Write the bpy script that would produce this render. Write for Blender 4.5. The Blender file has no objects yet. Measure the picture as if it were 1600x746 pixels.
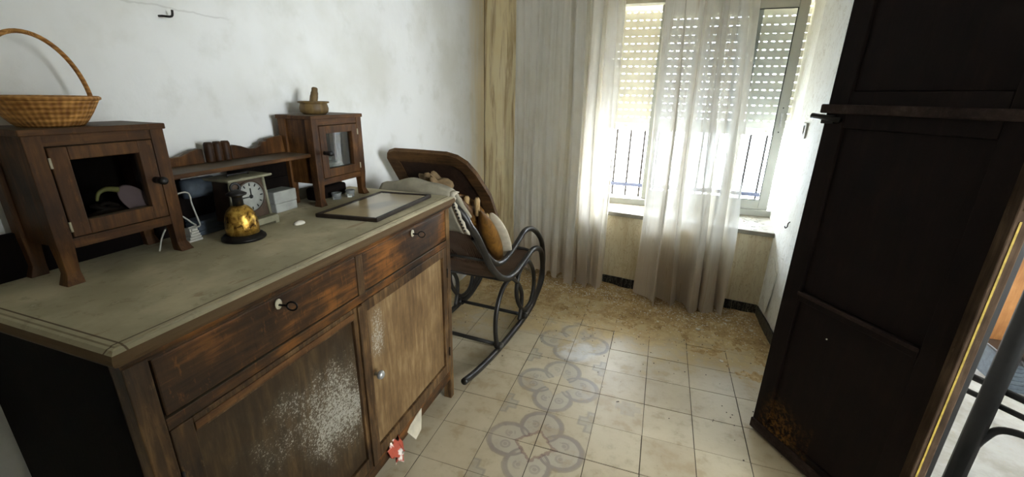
import bpy, bmesh, math, random
import numpy as np
from mathutils import Vector, Matrix
sc = bpy.context.scene
COL = sc.collection
random.seed(7); rng = np.random.RandomState(7)

# ------------------------------------------------------------------ camera, world, light, exposure
CAM_H = 1.3132
cam_d = bpy.data.cameras.new('camera'); cam = bpy.data.objects.new('camera', cam_d); COL.objects.link(cam)
cam_d.sensor_width = 36.0; cam_d.sensor_fit = 'HORIZONTAL'; cam_d.lens = 15.046; cam_d.clip_start = 0.02
R_ = Vector((0.94507302, 0.32630966, 0.01894679)); U_ = Vector((-0.12053414, 0.2940426, 0.94816163)); W_ = Vector((-0.30382314, 0.89836571, -0.31722318))
M_ = Matrix(((R_.x, U_.x, -W_.x, 0), (R_.y, U_.y, -W_.y, 0), (R_.z, U_.z, -W_.z, CAM_H), (0, 0, 0, 1)))
cam.matrix_world = M_
sc.camera = cam
SKY = 18.5
world = bpy.data.worlds.new('world'); sc.world = world; world.use_nodes = True
bg = world.node_tree.nodes['Background']; bg.inputs[0].default_value = (0.90, 0.955, 1.0, 1); bg.inputs[1].default_value = SKY
def portal(name, loc, rot, sx, sy):
    l = bpy.data.lights.new(name, 'AREA'); l.shape = 'RECTANGLE'; l.size = sx; l.size_y = sy
    l.cycles.is_portal = True
    o = bpy.data.objects.new(name, l); COL.objects.link(o); o.location = loc; o.rotation_euler = rot
portal('window_portal', (0.2, 3.5, 1.25), (math.radians(-90), 0, 0), 1.4, 1.5)
portal('added_side_room_portal', (3.7, -.55, 1.50), (0, math.radians(90), 0), 1.10, 1.4)  # portal for the unseen side-room window opening, added as fill through the doorway
vs = sc.view_settings; vs.view_transform = 'Standard'; vs.look = 'None'; vs.gamma = 1.0; vs.use_curve_mapping = False
vs.exposure = 1.45
sc.cycles.use_denoising = True
sc.cycles.max_bounces = 10; sc.cycles.diffuse_bounces = 6; sc.cycles.transparent_max_bounces = 16
sc.cycles.sample_clamp_indirect = 6.0

# ------------------------------------------------------------------ helpers: materials
def c(r, g, b):
    f = lambda v: ((v/255+.055)/1.055)**2.4 if v/255 > .04045 else v/255/12.92
    return (f(r), f(g), f(b), 1)
class S:
    """socket wrapper: arithmetic makes math nodes"""
    def __init__(s, nt, k): s.nt, s.k = nt, k
    def m(s, op, b=None, cl=False):
        n = s.nt.nodes.new('ShaderNodeMath'); n.operation = op; n.use_clamp = cl
        s.nt.links.new(s.k, n.inputs[0])
        if b is not None:
            if isinstance(b, S): s.nt.links.new(b.k, n.inputs[1])
            else: n.inputs[1].default_value = b
        return S(s.nt, n.outputs[0])
    def __add__(s, b): return s.m('ADD', b)
    def __sub__(s, b): return s.m('SUBTRACT', b)
    def __mul__(s, b): return s.m('MULTIPLY', b)
    def __truediv__(s, b): return s.m('DIVIDE', b)
    def abs(s): return s.m('ABSOLUTE')
    def mn(s, b): return s.m('MINIMUM', b)
    def mx(s, b): return s.m('MAXIMUM', b)
    def lt(s, b): return s.m('LESS_THAN', b)
    def gt(s, b): return s.m('GREATER_THAN', b)
    def mod(s, b): return s.m('FLOORED_MODULO', b)
    def sm(s, lo, hi):
        n = s.nt.nodes.new('ShaderNodeMapRange'); n.interpolation_type = 'SMOOTHSTEP'; n.clamp = True
        if hi < lo: n.inputs[1].default_value, n.inputs[2].default_value, n.inputs[3].default_value, n.inputs[4].default_value = hi, lo, 1, 0
        else: n.inputs[1].default_value, n.inputs[2].default_value = lo, hi
        s.nt.links.new(s.k, n.inputs[0]); return S(s.nt, n.outputs[0])
def hyp(a, b): return (a*a+b*b).m('SQRT')
class G:
    """graph of one material"""
    def __init__(g, name):
        g.mat = bpy.data.materials.new(name); g.mat.use_nodes = True; g.nt = g.mat.node_tree
        g.nt.nodes.clear(); g.out = g.nt.nodes.new('ShaderNodeOutputMaterial')
    def new(g, t, **kw):
        n = g.nt.nodes.new(t)
        for k, v in kw.items(): setattr(n, k, v)
        return n
    def link(g, a, b): g.nt.links.new(a.k if isinstance(a, S) else a, b)
    def pos(g):
        return g.new('ShaderNodeNewGeometry').outputs['Position']
    def obj(g): return g.new('ShaderNodeTexCoord').outputs['Object']
    def rnd(g): return S(g.nt, g.new('ShaderNodeObjectInfo').outputs['Random'])
    def xyz(g, v):
        n = g.new('ShaderNodeSeparateXYZ'); g.link(v, n.inputs[0]); return [S(g.nt, o) for o in n.outputs]
    def scale(g, v, s, off=(0, 0, 0)):
        n = g.new('ShaderNodeMapping'); n.inputs['Scale'].default_value = s; n.inputs['Location'].default_value = off
        g.link(v, n.inputs[0]); return n.outputs[0]
    def noise(g, v, sc_=5, det=4, rough=.55, dist=0):
        n = g.new('ShaderNodeTexNoise'); g.link(v, n.inputs['Vector']); n.inputs['Scale'].default_value = sc_
        n.inputs['Detail'].default_value = det; n.inputs['Roughness'].default_value = rough; n.inputs['Distortion'].default_value = dist
        return S(g.nt, n.outputs['Fac'])
    def vor(g, v, sc_, feature='DISTANCE_TO_EDGE'):
        n = g.new('ShaderNodeTexVoronoi', feature=feature); g.link(v, n.inputs['Vector']); n.inputs['Scale'].default_value = sc_
        return S(g.nt, n.outputs['Distance'])
    def mix(g, f, a, b):
        n = g.new('ShaderNodeMix', data_type='RGBA'); n.clamp_factor = True
        for s_, v in ((n.inputs[0], f), (n.inputs[6], a), (n.inputs[7], b)):
            if isinstance(v, (S,)) or hasattr(v, 'is_output'): g.link(v, s_)
            else: s_.default_value = v
        return n.outputs[2]
    def ramp(g, f, stops):
        n = g.new('ShaderNodeValToRGB'); e = n.color_ramp.elements
        while len(e) < len(stops): e.new(.5)
        for x, (p_, col) in zip(e, stops): x.position = p_; x.color = col
        g.link(f, n.inputs[0]); return n.outputs[0]
    def bump(g, h, st=.3, dist=.01):
        n = g.new('ShaderNodeBump'); n.inputs['Strength'].default_value = st; n.inputs['Distance'].default_value = dist
        g.link(h, n.inputs['Height']); return n.outputs[0]
    def bsdf(g, col, rough=.6, metal=0, normal=None, spec=.5, **kw):
        n = g.new('ShaderNodeBsdfPrincipled')
        for s_, v in ((n.inputs['Base Color'], col), (n.inputs['Roughness'], rough), (n.inputs['Metallic'], metal), (n.inputs['Specular IOR Level'], spec)):
            if isinstance(v, S) or hasattr(v, 'is_output'): g.link(v, s_)
            else: s_.default_value = v
        if normal is not None: g.link(normal, n.inputs['Normal'])
        for k, v in kw.items(): n.inputs[k].default_value = v
        return n.outputs[0]
    def gain(g, col, k):
        n = g.new('ShaderNodeMix', data_type='RGBA', blend_type='MULTIPLY'); n.inputs[0].default_value = 1
        g.link(col, n.inputs[6]); n.inputs[7].default_value = (k, k, k, 1); return n.outputs[2]
    def done(g, sh): g.link(sh, g.out.inputs[0]); return g.mat

def plain(name, col, rough=.6, metal=0, var=.25, nscale=30, bump=.15, spec=.5):
    if not metal: col = tuple(x*.72 for x in col[:3])+(1,)
    g = G(name); v = g.obj(); n = g.noise(v, nscale, 4)
    dk = tuple(x*(1-var) for x in col[:3])+(1,); lt = tuple(min(1, x*(1+var)) for x in col[:3])+(1,)
    return g.done(g.bsdf(g.ramp(n, [(.3, dk), (.7, lt)]), rough, metal, g.bump(n, bump, .003), spec))
def wood(name, dark, mid, light, axis=1, rough=.55, spec=.4, dusty=0, dcol=(.3, .28, .22, 1), gain=.55):
    dark, mid, light, dcol = [tuple(x*gain for x in q[:3])+(1,) for q in (dark, mid, light, dcol)]
    g = G(name); v = g.pos()
    s = [26, 26, 26]; s[axis] = 2.2
    grain = g.noise(g.scale(v, s), 3, 5, .6, .4)
    blot = g.noise(v, 5.5, 3, .6)
    fine = g.noise(g.scale(v, (75, 75, 22)), 1.0, 4, .75)
    f = grain*.5 + blot*.75 - .125
    col = g.ramp(f, [(.32, dark), (.52, mid), (.72, light)])
    speck = fine.sm(.56, .70)
    col = g.mix(speck*.4, col, light)
    col = g.mix(fine.sm(.44, .32)*.4, col, dark)
    if dusty:
        nz = S(g.nt, g.new('ShaderNodeNewGeometry').outputs['Normal'])
        n = g.new('ShaderNodeSeparateXYZ'); g.link(nz, n.inputs[0])
        col = g.mix(S(g.nt, n.outputs[2]).sm(.5, .9)*dusty, col, dcol)
    return g.done(g.bsdf(col, rough, 0, g.bump(grain+fine*.4, .25, .002), spec))

M = {}
M['wood_front'] = wood('worn_brown_wood', c(24, 15, 8), c(78, 50, 22), c(164, 104, 44), 1, .5, .3, .5, c(120, 112, 92), .62)
M['wood_post'] = wood('worn_post_wood', c(36, 24, 13), c(84, 60, 34), c(150, 116, 74), 2, .5, .3, gain=.7)
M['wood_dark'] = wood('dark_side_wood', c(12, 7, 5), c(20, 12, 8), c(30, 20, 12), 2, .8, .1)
M['wood_cab'] = wood('cabinet_wood', c(50, 29, 12), c(98, 62, 27), c(150, 102, 50), 2, .55, .25, .45, c(110, 100, 82))
M['wood_cab_h'] = wood('cabinet_rail_wood', c(50, 29, 12), c(98, 62, 27), c(150, 102, 50), 1, .55, .25, .6, c(120, 110, 90))
M['wood_worn'] = wood('worn_orange_wood', c(60, 38, 18), c(112, 74, 36), c(150, 108, 62), 1, .6, .3, gain=.65)
M['wood_frame'] = wood('dark_frame_wood', c(26, 19, 14), c(44, 34, 25), c(74, 60, 46), 1, .5, .3, gain=.8)
M['wood_black'] = plain('black_lacquered_wood', c(15, 13, 12), .65, 0, .4, 25, .1, .2)
M['wood_bent'] = plain('black_bentwood', c(40, 36, 31), .42, 0, .35, 20, .12, .4)
M['wood_panel'] = wood('leaning_panel_wood', c(46, 32, 18), c(84, 59, 33), c(112, 82, 48), 0, .65, .15, gain=.85)
M['wood_panel_in'] = wood('leaning_panel_back', c(30, 20, 13), c(52, 34, 22), c(70, 48, 30), 1, .7, .2, gain=.9)
M['wood_tan'] = wood('tan_wood', c(150, 122, 80), c(190, 162, 116), c(214, 192, 148), 2, .55, gain=1.0)
M['wood_amber'] = wood('amber_wood', c(70, 44, 16), c(112, 76, 28), c(150, 106, 44), 2, .5, gain=.85)
M['wood_orange'] = wood('orange_cupboard_wood', c(150, 98, 50), c(178, 122, 68), c(196, 142, 86), 2, .5, gain=.8)
M['mortar'] = wood('olive_wood', c(74, 56, 30), c(112, 88, 48), c(146, 120, 70), 2, .55, gain=.75)
M['black'] = plain('black_paint', c(18, 17, 16), .4, 0, .3)
M['iron'] = plain('dark_iron', c(32, 29, 26), .45, .7, .3)
M['white_plastic'] = plain('aged_white_plastic', c(206, 204, 192), .45, 0, .06, 12)
M['bone'] = plain('bone_escutcheon', c(200, 190, 160), .45, 0, .18, 60)
M['steel_knob'] = plain('tarnished_nickel', c(170, 172, 172), .3, .6, .2, 80)
M['alu'] = plain('white_aluminium', c(196, 198, 190), .4, 0, .05, 10, .03)
M['gasket'] = plain('black_rubber', c(30, 34, 34), .6)
M['rail_blue'] = plain('blue_grey_rail', (.035, .042, .075, 1), .6, 0, .1, 10, .02, .1)
M['rail_grey'] = plain('grey_rail_paint', (.016, .015, .016, 1), .7, 0, .1, 10, .02, .05)
M['grey_enamel'] = plain('grey_green_enamel', c(150, 146, 120), .5, 0, .2, 40)
M['brown_enamel'] = plain('brown_enamel', c(78, 60, 44), .5, 0, .3, 40)
M['paper_grey'] = plain('blue_grey_paper', c(78, 88, 98), .7, 0, .3, 40)
M['paper_pale'] = plain('pale_card', c(176, 178, 170), .7, 0, .2, 20)
M['cord'] = plain('white_cord', c(190, 188, 176), .5, 0, .1)
M['cloth_tan'] = plain('tan_cloth', c(140, 116, 82), .95, 0, .3, 20, .5)
M['cloth_grey'] = plain('grey_cushion_cloth', c(168, 160, 138), .95, 0, .18, 25, .4)
M['cloth_pale'] = plain('pale_leather', c(206, 196, 172), .8, 0, .15, 25, .3)
M['plate'] = plain('pink_plate', c(196, 158, 168), .35, 0, .12, 10)
M['horn'] = plain('yellow_horn', c(190, 176, 110), .4, 0, .25, 30)
M['twig'] = plain('dark_twigs', c(56, 38, 28), .7, 0, .4, 40)
M['chip'] = plain('plaster_chip', c(246, 240, 224), .9, 0, .12, 40)
M['yellow'] = plain('stripe_yellow', c(190, 160, 62), .7, 0, .35, 60)
M['marble'] = plain('sill_marble', c(150, 144, 128), .6, 0, .25, 14)
M['glass_ware'] = None

def mat_wall(name, base, stain, streak=.0, amount=.5, zlow=None, peel=None):
    g = G(name); v = g.pos()
    a = g.noise(v, 1.6, 5, .6); b = g.noise(v, 9, 4, .6)
    col = g.mix(a.sm(.45, .75)*amount, base, stain)
    col = g.mix(b.sm(.55, .8)*amount*.5, col, stain)
    if streak:
        st = g.noise(g.scale(v, (16, 16, 1.1)), 1.6, 5, .65, .6)
        col = g.mix(st.sm(.42, .68)*streak, col, c(168, 128, 66))
        st2 = g.noise(g.scale(v, (60, 60, 2.0)), 1.0, 4, .6, .3)
        col = g.mix(st2.sm(.64, .72)*streak*.8, col, c(96, 66, 34))
    if streak > .5:
        cx = g.xyz(v)[0]+1.290+(g.noise(v, 6, 3)-.5)*.012
        col = g.mix(cx.abs().sm(.005, .002)*.8, col, c(60, 44, 26))
    if peel:
        pn = g.noise(g.scale(v, (14, 14, 5)), 1.4, 6, .65, 1.0)
        col = g.mix((pn-.5).abs().sm(.018, .0)*.45, col, peel)
        col = g.mix(pn.sm(.66, .72)*.35, col, peel)
    h = g.noise(v, 30, 4)
    return g.done(g.bsdf(col, .9, 0, g.bump(h+b*2, .25, .004), .2))
M['wall'] = mat_wall('dirty_white_wall', c(222, 222, 218), c(206, 205, 194), 0, .6)
M['wall_stain'] = mat_wall('damp_stained_wall', c(250, 238, 204), c(242, 218, 164), .7, .6)
M['wall_under'] = mat_wall('damp_wall_under_sill', c(216, 206, 178), c(198, 180, 138), .3, .7, None, c(150, 120, 76))
M['wall_peel'] = mat_wall('peeling_white_wall', c(226, 226, 220), c(206, 202, 188), 0, .5, None, c(160, 146, 118))
M['ceiling'] = mat_wall('ceiling_paint', c(220, 218, 210), c(200, 196, 180), 0, .4)

# corner tinted left wall: damp band towards the window corner
def mat_wall_left():
    g = G('left_wall_paint'); v = g.pos(); x, y, z = g.xyz(v)
    a = g.noise(v, 1.6, 5, .6); b = g.noise(v, 8, 4, .6)
    col = g.mix(a.sm(.42, .7)*.6, c(230, 231, 229), c(204, 203, 192))
    col = g.mix(b.sm(.5, .75)*.4, col, c(200, 200, 190))
    st = g.noise(g.scale(v, (10, 10, 1.0)), 1.6, 4, .6)
    damp = (y+st*.5-.25).sm(2.75, 3.2)
    col = g.mix(damp*.7, col, c(224, 202, 150))
    # hairline crack running down to the right near the top
    ln = (z-1.513-(y-.75)*.0+(g.noise(v, 12, 3)-.5)*.03).abs().sm(.0035, .001)*y.sm(.3, .35)*y.sm(1.08, 1.02)
    col = g.mix(ln*.22, col, c(120, 116, 104))
    # dark seam in the corner
    return g.done(g.bsdf(col, .9, 0, g.bump(g.noise(v, 30, 4)+b*2, .25, .004), .2))
M['wall_left'] = mat_wall_left()

TX0, TY0, TS = -.7323, .9117, .2
def mat_tile():
    g = G('cement_floor_tile'); v = g.pos(); x, y, z = g.xyz(v); rnd = g.rnd()
    n1 = g.noise(v, 4, 5, .6); n2 = g.noise(v, 16, 5, .65); n3 = g.noise(v, 60, 3, .6)
    col = g.mix(n1.sm(.35, .7), c(204, 192, 164), c(184, 168, 138))
    col = g.mix(n2.sm(.5, .75)*.5, col, c(160, 146, 118))
    col = g.mix(rnd*.35, col, c(170, 152, 122))
    col = g.mix((n3.sm(.66, .74))*.35, col, c(110, 96, 74))
    # printed carpet of quatrefoils, two tiles wide
    px = (x-(-.3323))/TS; py = ((y-1.3117)/TS+1).mod(2)-1
    band = px.abs().lt(1.0)
    wob = (g.noise(v, 30, 2)-.5)*.05
    d1 = hyp(px.abs()-.52, py); d2 = hyp(px, py.abs()-.52)
    d = d1.mn(d2)+wob
    fill = d.lt(.44)
    star = (px.abs()+py.abs()+(g.noise(v, 55, 2)-.5)*.22).lt(.40)
    ring = (d-.42).abs().sm(.07, .04)
    inner = ((d1-.42).abs().mn((d2-.42).abs())).sm(.035, .02)*fill
    sx = (px.abs()-.54).abs()-.17
    scroll = hyp((px.abs()-.56), py.abs()-.16).mn(hyp(px.abs()-.16, py.abs()-.56))
    scr = ((scroll-.085).abs().sm(.03, .015)*(px+py*.6+wob*4).mod(.5).gt(.14)).mx(scroll.sm(.055, .035))*.75
    notstar = star*-1+1
    fade = g.noise(v, 7, 4).sm(.2, .55)*.35+.3
    near = y.sm(1.75, 1.35)
    ink = g.mix(near*.45, c(122, 120, 118), c(104, 78, 76))
    pc = g.mix(fill*notstar*band*fade*.62, col, c(166, 162, 158))
    pc = g.mix(ring.mx(inner)*band*notstar*fade*.85, pc, ink)
    pc = g.mix(scr*band*fill*notstar*fade*.7, pc, ink)
    stare = (px.abs()+py.abs()+(g.noise(v, 55, 2)-.5)*.22-.40).abs().sm(.06, .03)
    pc = g.mix(stare*band*fade*near*.8, pc, c(112, 70, 66))
    qx, qy = (px.abs()-1).abs(), (py.abs()-1).abs()
    side = (qx-.14).mx(qy-.30).mn((qx-.3).mx(qy-.12))+wob
    pc = g.mix(side.sm(.02, -.01)*band*fade*.55, pc, c(146, 146, 140))
    pc = g.mix((side.abs()).sm(.035, .015)*band*fade*.5, pc, c(118, 116, 112))
    # one stray grey printed tile
    stray = ((x-.0).abs().lt(.03)*(y-1.655).abs().lt(.045)).mx((x-.0).abs().lt(.055)*(y-1.66).abs().lt(.02))
    pc = g.mix(stray*fade*.4, pc, c(134, 132, 130))
    # whitish rubbed spot
    sp = (hyp(x+.30, (y-2.03))+n2*.12-.06).sm(.13, .05)
    pc = g.mix(sp*.7, pc, c(226, 226, 224))
    # sandy plaster dirt towards the window wall
    dirt = (y+(n1-.5)*.9+(n2-.5)*.45-x*.02).sm(2.0, 2.42)
    pc = g.mix(dirt*.85, pc, g.mix(n2.sm(.3, .7), c(184, 152, 98), c(224, 202, 154)))
    patch = (n1*.6+n2*.4).sm(.53, .62)*.35
    pc = g.mix(patch, pc, c(172, 150, 112))
    pc = g.gain(pc, .86)
    return g.done(g.bsdf(pc, dirt*.4+.42, 0, g.bump(n2+n3*.5+dirt*n3*2, .25, .003), .45))
M['tile'] = mat_tile()
M['grout'] = plain('dark_grout', c(86, 74, 58), .95, 0, .3, 20)

def mat_dust():
    g = G('sandy_dust'); v = g.pos(); n = g.noise(v, 14, 5, .65); n2 = g.noise(v, 90, 3, .7)
    col = g.ramp(n*.6+n2*.4, [(.35, c(144, 116, 78)), (.55, c(192, 166, 122)), (.7, c(226, 210, 176))])
    return g.done(g.bsdf(g.gain(col, .95), .95, 0, g.bump(n2+n, .6, .006), .1))
M['dust'] = mat_dust()

def mat_skirt():
    g = G('black_skirting_tile'); v = g.pos(); n = g.noise(g.scale(v, (40, 40, 8)), 1.5, 5, .65, 1.2)
    col = g.mix((n-.55).abs().sm(.02, .0)*.6, c(22, 22, 24), c(190, 188, 176))
    return g.done(g.bsdf(col, .35, 0, None, .4))
M['skirt'] = mat_skirt()

def mat_top():
    g = G('dusty_sideboard_top'); v = g.pos(); x, y, z = g.xyz(v)
    n1 = g.noise(v, 5, 5, .6); n2 = g.noise(v, 26, 5, .7); n3 = g.noise(g.scale(v, (20, 4, 20)), 2, 4, .6, .8)
    col = g.mix(n1.sm(.35, .68), c(120, 114, 94), c(144, 136, 114))
    col = g.mix(n2.sm(.56, .7)*.5, col, c(84, 76, 58))
    col = g.mix(n3.sm(.6, .72)*.4, col, c(92, 66, 44))
    col = g.mix((n2-.5).sm(.14, .2)*.3, col, c(176, 172, 150))
    # engraved rim groove drawn only as a dark line
    edge = ((x+.765).abs().mn((y-.352).abs())).sm(.0022, .001)
    col = g.mix(edge*.85, col, c(52, 38, 24))
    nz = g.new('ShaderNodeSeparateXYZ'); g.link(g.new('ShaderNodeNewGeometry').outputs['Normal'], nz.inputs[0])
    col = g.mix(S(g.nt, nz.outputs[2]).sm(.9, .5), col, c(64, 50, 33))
    return g.done(g.bsdf(g.gain(col, 1.95), .9, 0, g.bump(n2+n1, .3, .002), .2))
M['top'] = mat_top()

def mat_door_panel(name, cy, cz, k, tint):
    """worn plywood door panel with a bloom of pale mould"""
    g = G(name); v = g.pos(); x, y, z = g.xyz(v)
    grain = g.noise(g.scale(v, (22, 22, 3)), 3, 5, .6, .5); b = g.noise(v, 6, 4, .6); f = g.noise(v, 190, 3, .75)
    col = g.ramp(grain*.5+b*.5, [(.32, tint[0]), (.52, tint[1]), (.7, tint[2])])
    d = hyp((y-cy)/k[0]+(z-cz)*k[2], (z-cz)/k[1])
    bl2 = g.noise(g.scale(v, (1, 1, .6)), 13, 5, .7)
    bloom = (d+(b-.5)*1.4+(bl2-.5)*1.2).sm(1.05, .0)
    fl = (f+bloom*.20).sm(.62, .72)*bloom.sm(.02, .5)
    col = g.mix(bloom*.3, col, c(150, 138, 112))
    col = g.mix(fl*.6, col, c(200, 196, 182))
    return g.done(g.bsdf(g.gain(col, .85), .55, 0, g.bump(grain+f*.5, .3, .002), .3))
M['panel_l'] = mat_door_panel('mouldy_left_door_panel', .78, .46, (.26, .24, 1.9), (c(34, 24, 13), c(62, 46, 26), c(92, 72, 44)))
M['panel_r'] = mat_door_panel('faded_lit_right_door_panel', .99, .60, (.05, .15, 0), (c(84, 62, 38), c(122, 96, 62), c(156, 132, 94)))  # faded wood, also tinted lighter for the light falling near the window

def mat_black_door():
    g = G('dark_stained_door'); v = g.pos(); x, y, z = g.xyz(v)
    gr = g.noise(g.scale(v, (18, 18, 2)), 3, 5, .6, .4); b = g.noise(v, 8, 4, .6); f = g.noise(v, 60, 3, .7)
    col = g.ramp(gr*.5+b*.5, [(.35, c(22, 15, 14)), (.55, c(34, 23, 20)), (.75, c(50, 36, 30))])
    wear = ((z+(b-.5)*.3).sm(.24, .05))*((x+(gr-.5)*.2).sm(.66, .57))*((x+(b-.5)*.05).sm(.51, .54))*f.sm(.42, .62)
    col = g.mix(wear*.8, col, c(150, 104, 46))
    return g.done(g.bsdf(g.gain(col, .65), .7, 0, g.bump(gr+f*.4, .3, .002), .15))
M['door'] = mat_black_door()
M['door_edge'] = wood('dusty_door_moulding', c(38, 28, 26), c(58, 45, 40), c(84, 70, 62), 0, .75, .15, gain=.8)
M['jamb'] = wood('weathered_jamb_wood', c(60, 47, 37), c(98, 79, 63), c(136, 114, 92), 2, .9, .08, gain=.55)

def mat_glass(name, tint=(.92, .96, .95, 1), refl=.10, rough=.02):
    g = G(name); t = g.new('ShaderNodeBsdfTransparent'); t.inputs[0].default_value = tint
    gl = g.new('ShaderNodeBsdfGlossy'); gl.inputs['Roughness'].default_value = rough
    fr = g.new('ShaderNodeFresnel'); fr.inputs[0].default_value = 1.5
    mx = g.new('ShaderNodeMixShader'); bf = S(g.nt, g.new('ShaderNodeNewGeometry').outputs['Backfacing'])
    g.link((S(g.nt, fr.outputs[0])+refl-.04).m('MINIMUM', 1.0)*(bf*-1+1), mx.inputs[0])
    g.link(t.outputs[0], mx.inputs[1]); g.link(gl.outputs[0], mx.inputs[2])
    return g.done(mx.outputs[0])
M['glass'] = mat_glass('window_glass', (.88, .90, .92, 1), .06)
M['glass_pic'] = mat_glass('picture_glass', (.97, .97, .96, 1), .05, .15)
M['glass_cab'] = mat_glass('cabinet_glass', (.75, .78, .76, 1), .07)
def mat_glassware():
    g = G('clear_glassware'); return g.done(g.bsdf((.85, .9, .88, 1), .08, 0, None, .6, **{'Transmission Weight': .85}))
M['glass_ware'] = mat_glassware()

def mat_slat():
    g = G('cream_shutter_plastic'); d = g.new('ShaderNodeBsdfDiffuse'); d.inputs[0].default_value = c(236, 234, 222)
    t = g.new('ShaderNodeBsdfTranslucent'); t.inputs[0].default_value = c(226, 222, 204)
    m = g.new('ShaderNodeMixShader'); m.inputs[0].default_value = .02
    g.link(d.outputs[0], m.inputs[1]); g.link(t.outputs[0], m.inputs[2]); return g.done(m.outputs[0])
M['slat'] = mat_slat()

def mat_curtain(name, trans, z_dirt, sheer, sk=.55):
    g = G(name); v = g.pos(); x, y, z = g.xyz(v)
    n = g.noise(v, 6, 5, .6); st = g.noise(g.scale(v, (24, 24, 1.3)), 2, 5, .65, .8); we = g.noise(g.scale(v, (220, 220, 220)), 1, 2)
    dirt = (z+(n-.5)*.25+(st-.5)*.18).sm(z_dirt+.10, z_dirt-.16)
    col = g.mix(n.sm(.4, .75)*.35, c(236, 234, 228), c(214, 206, 188))
    col = g.mix(st.sm(.52, .70)*sk, col, c(150, 136, 114))
    col = g.mix(dirt*.62, col, c(176, 152, 120))
    d = g.new('ShaderNodeBsdfDiffuse'); g.link(col, d.inputs[0])
    t = g.new('ShaderNodeBsdfTranslucent'); g.link(col, t.inputs[0])
    m = g.new('ShaderNodeMixShader'); m.inputs[0].default_value = trans
    g.link(d.outputs[0], m.inputs[1]); g.link(t.outputs[0], m.inputs[2])
    tr = g.new('ShaderNodeBsdfTransparent'); tr.inputs[0].default_value = (1, 1, 1, 1)
    m2 = g.new('ShaderNodeMixShader')
    fac = dirt*(-.75*sheer)+sheer-(st.sm(.48, .68)*.7*sheer)
    g.link(fac, m2.inputs[0]); g.link(m.outputs[0], m2.inputs[1]); g.link(tr.outputs[0], m2.inputs[2])
    return g.done(m2.outputs[0])
M['curtain_l'] = mat_curtain('dusty_white_curtain', .22, .33, .03, .14)
M['curtain_m'] = mat_curtain('sheer_dirty_curtain', .20, .40, .27)

def mat_cane():
    g = G('woven_cane'); v = g.obj(); x, y, z = g.xyz(v)
    a = ((x*90).mod(1)-.5).abs(); b = ((y*90+z*60).mod(1)-.5).abs()
    hole = a.lt(.25)*b.lt(.25)
    col = g.mix(g.noise(v, 20, 3), c(58, 40, 26), c(104, 76, 54))
    s = g.bsdf(col, .55, 0, g.bump(a.mx(b), .5, .003), .4)
    tr = g.new('ShaderNodeBsdfTransparent'); m = g.new('ShaderNodeMixShader'); g.link(hole, m.inputs[0]); g.link(s, m.inputs[1]); g.link(tr.outputs[0], m.inputs[2])
    return g.done(m.outputs[0])
M['cane'] = mat_cane()
def mat_wicker():
    g = G('honey_wicker'); v = g.obj(); x, y, z = g.xyz(v)
    ang = y.m('ARCTAN2', x)
    wv = ((z*700).m('SINE'))*.7+((ang*44).m('SINE'))*.5
    n = g.noise(v, 40, 4)
    col = g.mix((wv*.10+n*.9).sm(.2, .8), c(126, 80, 32), c(206, 152, 82))
    return g.done(g.bsdf(g.gain(col, 1.0), .6, 0, g.bump(wv+n, .5, .002), .3))
M['wicker'] = mat_wicker()
def mat_brass():
    g = G('tarnished_brass'); v = g.obj(); n = g.noise(v, 45, 5, .65, 1.0)
    col = g.ramp(n, [(.36, c(74, 48, 20)), (.5, c(190, 148, 66)), (.65, c(226, 192, 104))])
    return g.done(g.bsdf(col, n*.5+.1, .85, g.bump(n, .4, .003)))
M['brass'] = mat_brass()
def mat_print():
    g = G('faded_engraving'); v = g.obj(); n = g.noise(v, 9, 5, .6); n2 = g.noise(v, 30, 4, .7); x, y, z = g.xyz(v)
    col = g.mix(n.sm(.3, .7), c(222, 206, 166), c(196, 178, 140))
    d = hyp((y+.0)/.09, (x-.01)/.055)+(n2-.5)*.9
    col = g.mix(d.sm(1.0, .3)*.6, col, c(92, 84, 74))
    col = g.mix((n2).sm(.6, .7)*.3, col, c(200, 190, 160))
    return g.done(g.bsdf(col, .35, 0, None, .5))
M['print'] = mat_print()
def mat_lace():
    g = G('crochet_lace'); v = g.pos(); x, y, z = g.xyz(v)
    d = g.vor(v, 60, 'F1')
    col = g.mix(d.sm(.30, .2), c(206, 196, 172), c(50, 40, 30))
    return g.done(g.bsdf(col, .95, 0, g.bump(g.noise(v, 120, 2), .5, .003), .1))
M['lace'] = plain('cream_lace', c(208, 198, 176), .95, 0, .15, 60, .5)
def mat_checks():
    g = G('red_white_wrapper'); v = g.obj(); n = g.noise(v, 22, 2, .5)
    return g.done(g.bsdf(g.mix(n.sm(.47, .53), c(170, 72, 48), c(226, 214, 204)), .7))
M['red_white'] = mat_checks()
def mat_floor2():
    g = G('pale_grey_floor'); v = g.pos(); n = g.noise(v, 7, 5, .65); f = g.noise(v, 60, 3)
    col = g.mix(n.sm(.35, .7), c(150, 150, 149), c(128, 126, 121)); col = g.mix(f.sm(.62, .7)*.4, col, c(150, 140, 122))
    return g.done(g.bsdf(col, .8, 0, g.bump(n+f, .3, .004), .2))
M['floor2'] = mat_floor2()

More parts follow.
